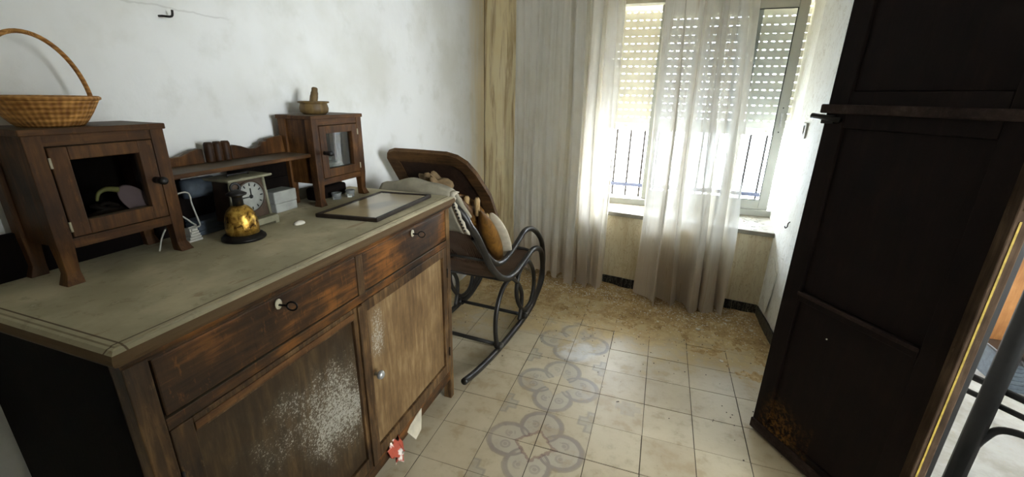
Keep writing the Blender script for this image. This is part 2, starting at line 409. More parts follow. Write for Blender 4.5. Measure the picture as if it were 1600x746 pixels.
# ------------------------------------------------------------------ helpers: geometry
class MB:
    def __init__(s): s.v, s.f, s.sm = [], [], []
    def add(s, vs, fs, smooth=False):
        o = len(s.v); s.v += [tuple(map(float, p)) for p in vs]; s.f += [tuple(i+o for i in f) for f in fs]; s.sm += [smooth]*len(fs); return s
    def box(s, x0, x1, y0, y1, z0, z1):
        v = [(x, y, z) for z in (z0, z1) for y in (y0, y1) for x in (x0, x1)]
        return s.add(v, [(0, 2, 3, 1), (4, 5, 7, 6), (0, 1, 5, 4), (2, 6, 7, 3), (0, 4, 6, 2), (1, 3, 7, 5)])
    def obox(s, o, a, b, cc):
        """box from corner o with edge vectors a, b, cc"""
        o, a, b, cc = map(np.array, (o, a, b, cc))
        v = [o, o+a, o+b, o+a+b, o+cc, o+a+cc, o+b+cc, o+a+b+cc]
        return s.add(v, [(0, 2, 3, 1), (4, 5, 7, 6), (0, 1, 5, 4), (2, 6, 7, 3), (0, 4, 6, 2), (1, 3, 7, 5)])
    def prism(s, poly, ext, smooth=False):
        """poly: list of 3d points, extruded by vector ext"""
        n = len(poly); p = [np.array(q, float) for q in poly]; e = np.array(ext, float)
        s.add(p+[q+e for q in p], [tuple(range(n))[::-1], tuple(range(n, 2*n))]+[(i, (i+1) % n, n+(i+1) % n, n+i) for i in range(n)]); return s
    def tube(s, path, r, n=8, closed=False, caps=True):
        P = [np.array(p, float) for p in path]; m = len(P); rr = r if hasattr(r, '__len__') else [r]*m
        rings = []; up = None
        for i in range(m):
            t = (P[(i+1) % m]-P[i-1]) if closed else (P[min(i+1, m-1)]-P[max(i-1, 0)])
            t = t/(np.linalg.norm(t)+1e-12)
            if up is None:
                up = np.array([0, 0, 1.]) if abs(t[2]) < .9 else np.array([1., 0, 0])
            up = up-t*(up@t); up = up/(np.linalg.norm(up)+1e-12); sd = np.cross(t, up)
            rings.append([P[i]+rr[i]*(math.cos(2*math.pi*k/n)*up+math.sin(2*math.pi*k/n)*sd) for k in range(n)])
        v = [q for g in rings for q in g]; f = []
        for i in range(m if closed else m-1):
            j = (i+1) % m
            f += [(i*n+k, i*n+(k+1) % n, j*n+(k+1) % n, j*n+k) for k in range(n)]
        if caps and not closed: f += [tuple(range(n))[::-1], tuple(range((m-1)*n, m*n))]
        return s.add(v, f, True)
    def lathe(s, prof, ctr, n=24, ax=(0, 0, 1), sy=1.0):
        """prof: (radius, height) pairs about axis ax through ctr"""
        ax = Vector(ax).normalized(); q = Vector((0, 0, 1)).rotation_difference(ax); v = []; f = []
        for (r, h) in prof:
            for k in range(n):
                a = 2*math.pi*k/n; p = q @ Vector((r*math.cos(a), r*sy*math.sin(a), h)); v.append((ctr[0]+p.x, ctr[1]+p.y, ctr[2]+p.z))
        m = len(prof)
        for i in range(m-1):
            f += [(i*n+k, i*n+(k+1) % n, (i+1)*n+(k+1) % n, (i+1)*n+k) for k in range(n)]
        if prof[0][0] > 1e-5: f.append(tuple(range(n))[::-1])
        if prof[-1][0] > 1e-5: f.append(tuple(range((m-1)*n, m*n)))
        return s.add(v, f, True)
    def grid(s, fn, nu, nv, smooth=True):
        v = [fn(i/nu, j/nv) for j in range(nv+1) for i in range(nu+1)]
        return s.add(v, [(j*(nu+1)+i, j*(nu+1)+i+1, (j+1)*(nu+1)+i+1, (j+1)*(nu+1)+i) for j in range(nv) for i in range(nu)], smooth)
    def mesh(s, name, off=(0, 0, 0)):
        me = bpy.data.meshes.new(name); me.from_pydata([(a-off[0], b-off[1], c_-off[2]) for a, b, c_ in s.v], [], s.f)
        me.polygons.foreach_set('use_smooth', s.sm); me.update()
        bm = bmesh.new(); bm.from_mesh(me); bmesh.ops.recalc_face_normals(bm, faces=bm.faces); bm.to_mesh(me); bm.free()
        return me
def rootloc(o):
    while o.parent: o = o.parent
    return tuple(o.location)
def put(name, mb, mat, parent=None, loc=None, bevel=0, thick=0, angle=35):
    off = rootloc(parent) if parent else (loc or (0, 0, 0))
    me = mb.mesh(name, off); me.materials.append(M[mat] if isinstance(mat, str) else mat)
    o = bpy.data.objects.new(name, me); COL.objects.link(o)
    if parent: o.parent = parent
    else: o.location = off
    if bevel:
        b = o.modifiers.new('bevel', 'BEVEL'); b.width = bevel; b.segments = 2; b.limit_method = 'ANGLE'; b.angle_limit = math.radians(angle)
    if thick:
        t = o.modifiers.new('solid', 'SOLIDIFY'); t.thickness = thick; t.offset = 0
    return o
def tag(o, label, cat, group=None, kind=None):
    if label: o['label'] = label
    if cat: o['category'] = cat
    if group: o['group'] = group
    if kind: o['kind'] = kind
    return o
def thing(name, loc, label, cat, group=None, kind=None):
    o = bpy.data.objects.new(name, None); COL.objects.link(o); o.location = loc; o.empty_display_size = .05
    return tag(o, label, cat, group, kind)
def struct(o, label, cat):
    return tag(o, label, cat, None, 'structure')
def spline(pts, n=6):
    P = [np.array(p, float) for p in pts]; out = []
    for i in range(len(P)-1):
        p0, p1, p2, p3 = P[max(i-1, 0)], P[i], P[i+1], P[min(i+2, len(P)-1)]
        for k in range(n):
            t = k/n; out.append(.5*((2*p1)+(-p0+p2)*t+(2*p0-5*p1+4*p2-p3)*t*t+(-p0+3*p1-3*p2+p3)*t**3))
    out.append(P[-1]); return out
def smooth_closed(pts, n=5):
    P = [np.array(p, float) for p in pts]; m = len(P); out = []
    for i in range(m):
        p0, p1, p2, p3 = P[i-1], P[i], P[(i+1) % m], P[(i+2) % m]
        for k in range(n):
            t = k/n; out.append(.5*((2*p1)+(-p0+p2)*t+(2*p0-5*p1+4*p2-p3)*t*t+(-p0+3*p1-3*p2+p3)*t**3))
    return out
#SPLIT
# ------------------------------------------------------------------ room shell
CEIL = 2.7
WLX = lambda y: -1.25-.017*(y-.3)                 # left wall line
WBY = lambda x: 2.94-.143*x                        # window wall line
CXY = (-1.298, WBY(-1.298))                        # corner of left wall and window wall
base = put('floor', MB().box(-1.5, .92, -1.4, 3.3, -.12, -.002), 'grout'); struct(base, 'cream cement tiled floor with a faded grey quatrefoil carpet pattern', 'floor')
tile_me = {}
def tile_mesh(w, d):
    k = (round(w, 3), round(d, 3))
    if k not in tile_me:
        me = MB().box(0, w, 0, d, -.016, 0).mesh('tile'); me.materials.append(M['tile']); tile_me[k] = me
    return tile_me[k]
far = MB()
for r in range(-12, 11):
    for q in range(-3, 9):
        x0, y0 = TX0+q*TS, TY0+r*TS
        if y0 > 3.12: continue
        gp = .0016
        w, d = TS-2*gp, TS-2*gp
        dz = random.uniform(-.0009, .0009)
        if y0+TS < .55:
            far.box(x0+gp, x0+TS-gp, y0+gp, y0+TS-gp, -.016, dz); continue
        o = bpy.data.objects.new('tile', tile_mesh(w, d)); COL.objects.link(o); o.parent = base
        o.location = (x0+gp+random.uniform(-.0006, .0006), y0+gp+random.uniform(-.0006, .0006), dz)
        o.rotation_euler = (random.uniform(-.002, .002), random.uniform(-.002, .002), random.uniform(-.003, .003))
fo = put('tile_field', far, 'tile', base); fo['kind'] = 'stuff'

wl = put('wall_left', MB().prism([(WLX(-1.4), -1.4, 0), (CXY[0], CXY[1], 0), (CXY[0]-.2, CXY[1]+.1, 0), (-1.5, -1.4, 0)], (0, 0, CEIL)), 'wall_left')
struct(wl, 'dirty white plaster wall behind the sideboard', 'wall')
NX0, NX1 = -.44, .79            # window niche
wb = MB()
wb.prism([(CXY[0]-.1, CXY[1], 0), (NX0, WBY(NX0), 0), (NX0, 3.5, 0), (CXY[0]-.1, 3.5, 0)], (0, 0, CEIL))
wb.prism([(NX0, WBY(NX0), 1.95), (.95, WBY(.704), 1.95), (.95, 3.5, 1.95), (NX0, 3.5, 1.95)], (0, 0, CEIL-1.95))
wback = put('wall_back', wb, 'wall_stain'); struct(wback, 'damp stained plaster wall around the window', 'wall')
wu = put('wall_under_sill', MB().prism([(NX0, WBY(NX0), 0), (.72, WBY(.72), 0), (.8, 3.5, 0), (NX0, 3.5, 0)], (0, 0, .53)), 'wall_under', wback)
sill = put('trim_1', MB().prism([(NX0, WBY(NX0)-.018, .53), (.706, WBY(.706)-.018, .53), (.80, 3.34, .53), (NX0, 3.34, .53)], (0, 0, .028)), 'marble', None, None, .004)
struct(sill, 'flaking pale marble window sill', 'window sill')
wr = MB()
wr.prism([(.80, 1.31, 0), (.705, WBY(.705)-.0, 0), (.79, 3.5, 0), (.95, 3.5, 0), (.836, 1.31, 0)], (0, 0, CEIL))
wr.prism([(.86, -1.4, 0), (.86, .26, 0), (.92, .26, 0), (.92, -1.4, 0)], (0, 0, CEIL))
wr.prism([(.83, .26, 2.08), (.80, 1.31, 2.08), (.836, 1.31, 2.08), (.92, .26, 2.08)], (0, 0, CEIL-2.08))
wright = put('wall_right', wr, 'wall_peel'); struct(wright, 'white peeling wall with doorway at the right', 'wall')
wf = put('wall_front', MB().box(-1.5, .92, -1.5, -1.4, 0, CEIL), 'wall'); struct(wf, 'plain plaster wall behind the viewer', 'wall')
ce = put('ceiling', MB().box(-1.6, 3.9, -1.5, 4.3, CEIL, CEIL+.1), 'ceiling'); struct(ce, 'off-white plaster ceiling', 'ceiling')

# black skirting tiles
sk = thing('baseboard_back', (0, WBY(0), 0), None, None); struct(sk, 'black marbled tile skirting below the window wall', 'baseboard')
def skirt_run(p, q, parent, n):
    p, q = np.array(p), np.array(q); d = (q-p)/n; L = np.linalg.norm(d); u = d/L; nn = np.array([u[1], -u[0]])
    for i in range(n):
        a = p+d*i+u*.001; b = u*(L-.002); t = nn*.009
        put('tile', MB().obox((a[0], a[1], 0), (b[0], b[1], 0), (t[0], t[1], 0), (0, 0, .075+random.uniform(-.002, .002))), 'skirt', parent, None, .0015)
skirt_run((CXY[0]+.01, CXY[1]-.002), (.700, WBY(.700)), sk, 14)
sk2 = thing('baseboard_right', (.71, 2.5, 0), None, None); struct(sk2, 'black marbled tile skirting at the foot of the right wall', 'baseboard')
skirt_run((.704, 2.83), (.745, 2.15), sk2, 5)

# window: outer frame, two sliding sashes
WY = 3.27
win = thing('window_1', (.18, WY, .56), None, None); struct(win, 'white aluminium sliding window with two sashes', 'window')
fr = MB()
fr.box(NX0, .81, WY-.03, WY+.06, .556, .60); fr.box(NX0, .81, WY-.03, WY+.06, 1.90, 1.96)
fr.box(NX0, NX0+.035, WY-.03, WY+.06, .60, 1.90); fr.box(.775, .81, WY-.03, WY+.06, .60, 1.90)
put('window_frame', fr, 'alu', win, None, .003)
def sash(x0, x1, y, handle):
    s = put('sash', MB().box(x0, x0+.058, y-.014, y+.014, .60, 1.895).box(x1-.058, x1, y-.014, y+.014, .60, 1.895).box(x0+.058, x1-.058, y-.014, y+.014, .60, .665).box(x0+.058, x1-.058, y-.014, y+.014, 1.845, 1.895), 'alu', win, None, .003)
    gk = MB()
    for xx in (x0+.058, x1-.062): gk.box(xx, xx+.004, y-.0155, y-.010, .665, 1.845)
    for zz in (.665, 1.841): gk.box(x0+.058, x1-.058, y-.0155, y-.010, zz, zz+.004)
    put('gasket', gk, 'gasket', s)
    put('window_pane', MB().box(x0+.055, x1-.055, y-.002, y+.002, .66, 1.85), 'glass', s)
    if handle:
        put('latch', MB().box(x1-.036, x1-.022, y-.022, y-.013, 1.15, 1.24), 'steel_knob', s, None, .003)
        for zz in (1.12, 1.27): put('screw', MB().lathe([(.004, 0), (.004, .003), (0, .004)], (x1-.03, y-.014, zz), 8, (0, -1, 0)), 'gasket', s)
sash(.14, .735, WY, True); sash(-.10, .50, WY+.032, False)

# roller shutter with slotted slats
SY = 3.37
shut = thing('roller_shutter', (.18, SY, 1.09), 'cream slotted roller shutter lowered over the upper half of the window', 'shutter')
pitch = .0489; z_first = 1.184
zs = 1.092
put('bottom_bar', MB().box(NX0, .81, SY-.009, SY+.009, 1.089, 1.134), 'slat', shut, None, .002)
put('slat', MB().box(NX0, .81, SY-.006, SY+.006, 1.137, 1.179), 'slat', shut, None, .003)
for k in range(15):
    zc = z_first+k*pitch                                        # the row of light slots
    closed = k in (11,)
    h = .0058 if not closed else .0022
    mb = MB(); x = NX0; n = 0
    mb.box(NX0, .81, SY-.0065, SY+.0065, zc+(.0016 if not closed else -.002), zc+pitch-.0042)
    while x < .81:
        mb.box(x, min(x+.0225, .81), SY-.003, SY+.003, zc-.006, zc+h); x += .0435
    put('slat', mb, 'slat', shut)
put('side_channel', MB().box(NX0-.01, NX0+.02, SY-.02, SY+.02, .56, 1.95), 'alu', shut)
put('side_channel', MB().box(.79, .82, SY-.02, SY+.02, .56, 1.95), 'alu', shut)
put('bumper', MB().lathe([(.008, 0), (.008, .012), (0, .014)], (-.26, SY-.009, 1.112), 10, (0, -1, 0)), 'slat', shut)
put('bumper', MB().lathe([(.008, 0), (.008, .012), (0, .014)], (.655, SY-.009, 1.112), 10, (0, -1, 0)), 'slat', shut)

# balcony outside
bal = put('balcony_slab', MB().box(-1.3, 1.6, 3.5, 4.0, -.15, -.02), 'wall_peel'); struct(bal, 'balcony slab outside the window', 'balcony')
rl = thing('balcony_railing', (.2, 3.82, -.02), 'thin grey balcony railing with blue rail outside the window', 'railing')
for i in range(24): put('bar', MB().tube([(-1.15+i*.1125-.003, 3.82, -.02), (-1.15+i*.1125-.003, 3.82, 1.12)], .009, 8), 'rail_grey', rl)
put('rail', MB().box(-1.2, 1.5, 3.80, 3.84, .585, .613), 'rail_blue', rl)
put('rail', MB().box(-1.2, 1.5, 3.80, 3.84, 1.11, 1.14), 'rail_blue', rl)

# ------------------------------------------------------------------ curtains
rod = thing('curtain_rod', (-.3, 2.84, 2.2), 'dark wooden curtain rod above the window', 'curtain rod')
put('pole', MB().tube([(-1.2, 2.90, 2.2), (.68, 2.72, 2.2)], .012, 10), 'wood_dark', rod)
for x in (-1.1, -.35, .6):
    y = 2.84-(x+.3)*.095; put('bracket', MB().box(x-.008, x+.008, y, WBY(x)+.005, 2.185, 2.2), 'iron', rod)
def folds(s, t, fs, amp, ph):
    return amp*(math.sin(2*math.pi*fs*s+ph)+.45*math.sin(2*math.pi*fs*2.17*s+1.3*ph+.8*t)+.25*math.sin(2*math.pi*fs*.53*s+2.1*ph))
def curtain(name, xt, xb, yt, yb, zb, fs, amp, ph, nu, nv, mat, label, zt=2.19, xk=.4):
    def fn(s, t):
        # t 0 at the top, 1 at the hem; s across
        wgt = t**.9
        x = (xt[0]+(xt[1]-xt[0])*s)*(1-wgt)+(xb[0]+(xb[1]-xb[0])*s)*wgt
        y = (yt[0]+(yt[1]-yt[0])*s)*(1-wgt)+(yb[0]+(yb[1]-yb[0])*s)*wgt
        a = .7+.5*t
        s2 = s+.018*math.sin(7*t+9*s)
        y += folds(s2, t, fs, amp*a, ph); x += xk*folds(s2+.07, t, fs, amp*a, ph+1.2)
        z = zt+(zb-zt)*t+(.018*math.sin(2*math.pi*fs*s+ph+.5) if t > .97 else 0)
        return (x, y, z)
    o = put(name, MB().grid(fn, nu, nv), mat, None, ((xb[0]+xb[1])/2, (yb[0]+yb[1])/2, max(zb, 0.0)))
    tag(o, label, 'curtain', 'curtains at the window'); return o
curtain('curtain', (-1.01, -.56), (-.99, -.55), (2.96, 2.915), (2.96, 2.91), .035, 4.6, .018, .4, 150, 40, 'curtain_l', 'wide pale curtain hanging beside the stained wall corner')
curtain('curtain', (-.60, -.285), (-.56, -.265), (2.90, 2.86), (2.88, 2.87), .02, 3.0, .034, 2.2, 120, 40, 'curtain_l', 'bright white curtain with beige dirty hem left of the bare window gap')
curtain('curtain', (-.065, .37), (-.03, .49), (2.80, 2.78), (2.80, 2.76), .025, 4.4, .044, .9, 220, 50, 'curtain_m', 'sheer dirty curtain hanging in front of the middle of the window', 2.19, .75)

# ------------------------------------------------------------------ door at the right, with jamb
DB = np.array([.500, 1.725]); DD = np.array([.5685, -.8227]); DN = np.array([-.8227, -.5685]); DWID = .515
def dbox(s0, s1, n0, n1, z0, z1):
    a = DB+DD*s0+DN*n0; e = DD*(s1-s0); f = DN*(n1-n0)
    return MB().obox((a[0], a[1], z0), (e[0], e[1], 0), (f[0], f[1], 0), (0, 0, z1-z0))
door = thing('door_1', (DB[0], DB[1], .012), None, None); struct(door, 'tall dark brown panelled door standing open at the right', 'door')
put('stile', dbox(0, .065, -.038, 0, .012, 2.04), 'door', door, None, .003)
put('stile', dbox(DWID-.07, DWID, -.038, 0, .012, 2.04), 'door', door, None, .003)
for z0, z1 in ((.012, .075), (.625, .66), (1.235, 1.345), (1.94, 2.04)): put('rail', dbox(.065, DWID-.07, -.038, 0, z0, z1), 'door', door, None, .003)
for z0, z1 in ((.075, .625), (.66, 1.235), (1.345, 1.94)): put('panel', dbox(.06, DWID-.065, -.03, -.012, z0, z1), 'door', door, None, .003)
put('moulding', dbox(-.012, DWID, 0, .016, 1.278, 1.306), 'door_edge', door, None, .004)
put('moulding', dbox(.06, DWID-.07, 0, .006, .648, .662), 'door_edge', door, None, .002)
put('moulding', dbox(.0, DWID, 0, .010, .012, .055), 'door_edge', door, None, .003)
bp = DB-DD*.02
bolt = put('bolt', MB().tube([(bp[0]-.02, bp[1]+.01, 1.268), (bp[0]+.02, bp[1]-.045, 1.262), (bp[0]+.035, bp[1]-.075, 1.258)], .009, 8), 'iron', door); bolt['label'] = 'rusty iron bolt at the free edge'
put('bolt_plate', dbox(-.004, .04, .001, .012, 1.245, 1.272), 'iron', door, None, .002)
kp = DB+DD*.2+DN*.002
put('keyhole_fleck', MB().lathe([(.003, 0), (.0025, .002), (0, .003)], (kp[0], kp[1], .545), 8, (DN[0], DN[1], 0)), 'chip', door)
jm = thing('trim_2', (.82, 1.29, 0), None, None); struct(jm, 'weathered brown door jamb with a yellow stripe', 'door frame')
put('jamb', MB().box(.786, .820, 1.272, 1.312, 0, 2.08), 'jamb', jm, None, .003)
put('jamb_rebate', MB().box(.820, .836, 1.280, 1.318, 0, 2.08), 'black', jm, None, .002)
put('yellow_stripe', MB().box(.797, .8015, 1.2705, 1.274, .30, 1.06), 'yellow', jm)  # thin yellow strip along the jamb face
put('yellow_stripe', MB().box(.796, .8005, 1.2705, 1.274, 1.085, 1.9), 'yellow', jm)

# things fixed on the right wall
RWX = lambda y: .80+(y-1.31)/(WBY(.705)-1.31)*(.705-.80)
sb = thing('strap_box', (RWX(2.72), 2.72, 1.165), 'small white shutter strap plate on the peeling right wall', 'strap box')
x = RWX(2.72)
put('plate', MB().box(x-.008, x+.002, 2.69, 2.75, 1.125, 1.205), 'white_plastic', sb, None, .003)
put('slot', MB().box(x-.0095, x-.007, 2.712, 2.730, 1.135, 1.192), 'black', sb)
put('strap', MB().box(x-.012, x-.009, 2.716, 2.726, 1.15, 1.185), 'bone', sb)
x = RWX(2.63)
hk = put('wall_hook', MB().tube(spline([(x+.003, 2.635, .685), (x-.008, 2.632, .675), (x-.010, 2.63, .655), (x-.018, 2.63, .648), (x-.022, 2.63, .658)], 4), .003, 6), 'iron', None, (x, 2.63, .66)); tag(hk, 'small black hook on the right wall beside the door edge', 'hook')
hk = put('wall_hook', MB().tube(spline([(WLX(.86)-.004, .86, 1.49), (WLX(.86)+.016, .858, 1.489), (WLX(.86)+.028, .872, 1.49), (WLX(.86)+.03, .875, 1.505)], 4), .0028, 6), 'iron', None, (WLX(.86), .86, 1.49)); tag(hk, 'bent black hook high on the white left wall', 'hook')
def flap(s, t):
    y = 2.80-.16*s; return (RWX(y)-.003-.020*t*t*s, y, .40-.26*t+.03*math.sin(5*s))
pf = put('paint_flap', MB().grid(flap, 10, 14), 'wall_peel', None, (RWX(2.75), 2.75, .2), 0, .002); tag(pf, 'curled flap of white paint peeling off right wall near the floor', 'paint flap')
#SPLIT
# ------------------------------------------------------------------ sideboard
SBX0, SBX1, SBY0, SBY1 = -1.215, -.765, .345, 1.475
side = thing('sideboard', (-.99, .91, 0), 'long worn brown wooden sideboard with dusty top, two drawers and two doors', 'sideboard')
def rounded_slab(x0, x1, y0, y1, prof):
    """stack of rectangles: prof = (inset, z)"""
    mb = MB(); v = []
    for ins, z in prof: v += [(x0+ins*.3, y0+ins, z), (x1-ins, y0+ins, z), (x1-ins, y1-ins, z), (x0+ins*.3, y1-ins, z)]
    n = len(prof); f = [(3, 2, 1, 0), tuple(range(4*n-4, 4*n))]
    for i in range(n-1): f += [(4*i+k, 4*i+(k+1) % 4, 4*i+4+(k+1) % 4, 4*i+4+k) for k in range(4)]
    return mb.add(v, f)
put('top', rounded_slab(-1.235, -.742, .327, 1.487, [(.010, .902), (.003, .907), (.0, .913), (.0, .920), (.003, .927), (.009, .932), (.014, .933), (.016, .935)]), 'top', side)
put('top_moulding', rounded_slab(-1.225, -.752, .337, 1.481, [(.006, .890), (.002, .895), (.0, .902)]), 'wood_front', side)
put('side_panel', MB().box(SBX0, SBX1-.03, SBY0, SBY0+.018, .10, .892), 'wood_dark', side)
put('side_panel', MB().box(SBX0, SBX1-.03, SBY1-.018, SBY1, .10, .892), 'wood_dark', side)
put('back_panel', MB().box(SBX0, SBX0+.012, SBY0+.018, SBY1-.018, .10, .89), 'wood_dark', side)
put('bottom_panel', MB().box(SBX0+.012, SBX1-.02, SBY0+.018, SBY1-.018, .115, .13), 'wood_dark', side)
for y0 in (SBY0, SBY1-.030): put('post', MB().box(SBX1-.035, SBX1, y0, y0+(.038 if y0 == SBY0 else .030), .0, .89), 'wood_post', side, None, .002)
for y0 in (SBY0, SBY1-.035): put('leg', MB().box(SBX0, SBX0+.04, y0, y0+.035, 0, .10), 'wood_dark', side, None, .002)
put('rail', MB().box(SBX1-.03, SBX1-.001, .383, 1.445, .734, .759), 'wood_front', side, None, .002)
put('rail', MB().box(SBX1-.03, SBX1-.002, .383, 1.445, .100, .148), 'wood_front', side, None, .002)
put('rail', MB().box(SBX1-.03, SBX1-.003, .383, 1.445, .880, .892), 'wood_front', side)
put('divider', MB().box(SBX1-.03, SBX1-.001, .911, .939, .759, .881), 'wood_post', side, None, .002)
def escutcheon(parent, y, z, ring):
    e = put('keyhole_plate', MB().lathe([(.0095, 0), (.009, .0022), (0, .0026)], (SBX1, y, z), 16, (1, 0, 0), 1.0), 'bone', parent); e['label'] = 'round bone keyhole plate'
    for vtx in e.data.vertices: vtx.co.z = (vtx.co.z-z)*1.35+z
    k = MB().tube([(SBX1, y, z-.002), (SBX1+.022, y+.004, z-.002)], .0028, 6)
    k.tube([(SBX1+.033+.0105*math.cos(a), y+.006+.004*math.cos(a), z-.002+.0105*math.sin(a)) for a in np.linspace(0, 2*math.pi, 16, endpoint=False)], .0022, 6, True)
    put('key', k, 'iron', parent)['label'] = 'small dark iron key in the lock'
for y0, y1, ky in ((.387, .909, .644), (.941, 1.443, 1.202)):
    d = put('drawer', MB().box(SBX1-.4, SBX1-.002, y0, y1, .763, .879), 'wood_front', side, None, .003)
    escutcheon(d, ky, .862, True)
def door_leaf(y0, y1, pm, knob_y, st):
    d = put('cabinet_door', MB().box(SBX1-.022, SBX1-.001, y0, y0+st[0], .150, .732).box(SBX1-.022, SBX1-.001, y1-st[1], y1, .150, .732).box(SBX1-.022, SBX1-.001, y0+st[0], y1-st[1], .697, .732).box(SBX1-.022, SBX1-.001, y0+st[0], y1-st[1], .150, .195), 'wood_post', side, None, .002)
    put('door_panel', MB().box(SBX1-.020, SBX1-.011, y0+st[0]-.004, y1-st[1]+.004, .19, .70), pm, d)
    if knob_y:
        k = put('knob', MB().lathe([(.006, 0), (.006, .008), (.013, .014), (.015, .020), (.011, .027), (.004, .029), (0, .0292)], (SBX1-.001, knob_y, .472), 12, (1, 0, 0)), 'steel_knob', d); k['label'] = 'chipped pale metal knob'
    for z in (.25, .62): put('hinge', MB().tube([(SBX1+.001, (y1 if knob_y else y0), z-.02), (SBX1+.001, (y1 if knob_y else y0), z+.02)], .003, 6), 'iron', d)
    return d
dl_ = door_leaf(.385, .907, 'panel_l', None, (.04, .030))
put('worn_strip', MB().box(SBX1-.002, SBX1+.0015, .425, .877, .703, .720), 'wood_worn', dl_, None, .001)
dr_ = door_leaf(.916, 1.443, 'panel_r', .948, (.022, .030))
put('meeting_strip', MB().box(SBX1-.001, SBX1+.006, .892, .914, .15, .732), 'wood_post', side, None, .002)

# cloth / paper sticking out beneath the doors
def rag(cx, cy, z0, z1, w, sd):
    rs = np.random.RandomState(sd); h = rs.uniform(-1, 1, (7, 7))
    def fn(s, t):
        i, j = int(round(s*6)), int(round(t*6))
        return (cx+.012+.030*t+.014*h[j, i], cy+w*(s-.5)*(1-.5*t)+.012*h[i, j], z1+(z0-z1)*t+.010*h[j, (i+2) % 7])
    return MB().grid(fn, 6, 6)
o = put('rag', rag(-.775, 1.005, .085, .152, .085, 3), 'red_white', None, (-.76, 1.005, .06), 0, .002); tag(o, 'crumpled red and white rag poking out under the sideboard doors', 'rag')
o = put('paper_scrap', MB().prism([(-.772, 1.09, .12), (-.764, 1.19, .148), (-.752, 1.16, .075), (-.752, 1.12, .062)], (.003, .001, 0)), 'cloth_pale', None, (-.765, 1.14, .06)); tag(o, 'torn white paper scrap hanging below the right sideboard door', 'paper')

# ------------------------------------------------------------------ hutch on the sideboard: two glazed cabinets joined by a shelf
ZT = .935; HX0, HX1 = -1.225, -1.083
hut = thing('hutch', (-1.155, .925, ZT), 'brown wooden hutch of two small glazed cabinets joined by a scrolled shelf', 'hutch')
def post(x, y, ox, oy):
    """square post with a flared foot"""
    prof = [(.935, .0150, .005), (.942, .0140, .003), (.958, .0112, .0), (.985, .0120, 0), (1.02, .0140, 0), (1.232, .0140, 0)]
    mb = MB(); v = []; f = []
    for z, h, o in prof: v += [(x+ox*o+a*h, y+oy*o+b*h, z) for a, b in ((-1, -1), (1, -1), (1, 1), (-1, 1))]
    n = len(prof)
    f = [(3, 2, 1, 0), tuple(range(4*n-4, 4*n))]
    for i in range(n-1): f += [(4*i+k, 4*i+(k+1) % 4, 4*i+4+(k+1) % 4, 4*i+4+k) for k in range(4)]
    put('post', mb.add(v, f), 'wood_cab', hut, None, .0015)
def cabinet(y0, y1, knob_left):
    for x, ox in ((HX0+.014, -.3), (HX1-.014, 1)):
        for y, oy in ((y0+.014, -1), (y1-.014, 1)): post(x, y, ox, oy)
    put('cabinet_top', MB().box(HX0-.003, HX1+.004, y0-.004, y1+.004, 1.226, 1.2385), 'wood_cab_h', hut, None, .002)
    put('side_panel', MB().box(HX0+.028, HX1-.028, y0+.008, y0+.016, 1.012, 1.228), 'wood_cab', hut)
    put('side_panel', MB().box(HX0+.028, HX1-.028, y1-.016, y1-.008, 1.012, 1.228), 'wood_cab', hut)
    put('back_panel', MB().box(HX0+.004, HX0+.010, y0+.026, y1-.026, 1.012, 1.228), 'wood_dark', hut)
    put('cabinet_floor', MB().box(HX0+.01, HX1-.02, y0+.016, y1-.016, 1.012, 1.020), 'wood_cab_h', hut)
    put('front_rail', MB().box(HX1-.024, HX1-.002, y0+.028, y1-.028, 1.206, 1.226), 'wood_cab_h', hut)
    put('front_rail', MB().box(HX1-.024, HX1-.002, y0+.028, y1-.028, 1.006, 1.026), 'wood_cab_h', hut)
    a, b, z0, z1, w = y0+.030, y1-.030, 1.028, 1.204, .030
    d = put('cabinet_door', MB().box(HX1-.020, HX1+.001, a, a+w, z0, z1).box(HX1-.020, HX1+.001, b-w, b, z0, z1).box(HX1-.020, HX1+.001, a+w, b-w, z0, z0+.030).box(HX1-.020, HX1+.001, a+w, b-w, z1-.026, z1), 'wood_cab', hut, None, .002)
    put('glass_pane', MB().box(HX1-.013, HX1-.010, a+w-.003, b-w+.003, z0+.027, z1-.023), 'glass_cab', d)
    ky = a+.012 if knob_left else b-.012
    put('knob', MB().lathe([(.007, 0), (.0075, .004), (.005, .008), (.0075, .014), (.009, .024), (.0085, .031), (.004, .034), (0, .0345)], (HX1+.001, ky, 1.115), 12, (1, 0, 0)), 'black', d)['label'] = 'black turned knob'
    hy = b+.001 if knob_left else a-.001
    for z in (1.05, 1.175): put('hinge', MB().tube([(HX1+.002, hy, z-.010), (HX1+.002, hy, z+.010)], .0022, 6), 'bone', d)
put('lower_back_board', MB().box(HX0, HX0+.010, .345, .70, .9355, 1.03), 'wood_dark', hut)
cabinet(.452, .693, False); cabinet(1.145, 1.396, True)
put('shelf', MB().box(HX0, -1.100, .693, 1.145, 1.104, 1.116), 'wood_cab_h', hut, None, .003)
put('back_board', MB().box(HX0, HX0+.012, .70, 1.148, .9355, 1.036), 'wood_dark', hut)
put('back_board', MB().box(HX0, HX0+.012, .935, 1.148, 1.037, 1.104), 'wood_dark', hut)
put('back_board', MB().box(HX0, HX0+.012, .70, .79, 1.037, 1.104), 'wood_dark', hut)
def gallery(ys):
    return [(HX0+.002, y, 1.116+(z-1.116)*1.14) for y, z in ys]
prof = [(.950, 1.116), (.950, 1.150), (.962, 1.152), (.985, 1.147), (1.010, 1.138), (1.035, 1.137), (1.052, 1.143), (1.060, 1.152), (1.075, 1.153), (1.082, 1.160), (1.110, 1.163), (1.140, 1.165), (1.146, 1.116)]
put('gallery', MB().prism(gallery(prof), (.014, 0, 0)), 'wood_cab', hut, None, .002)
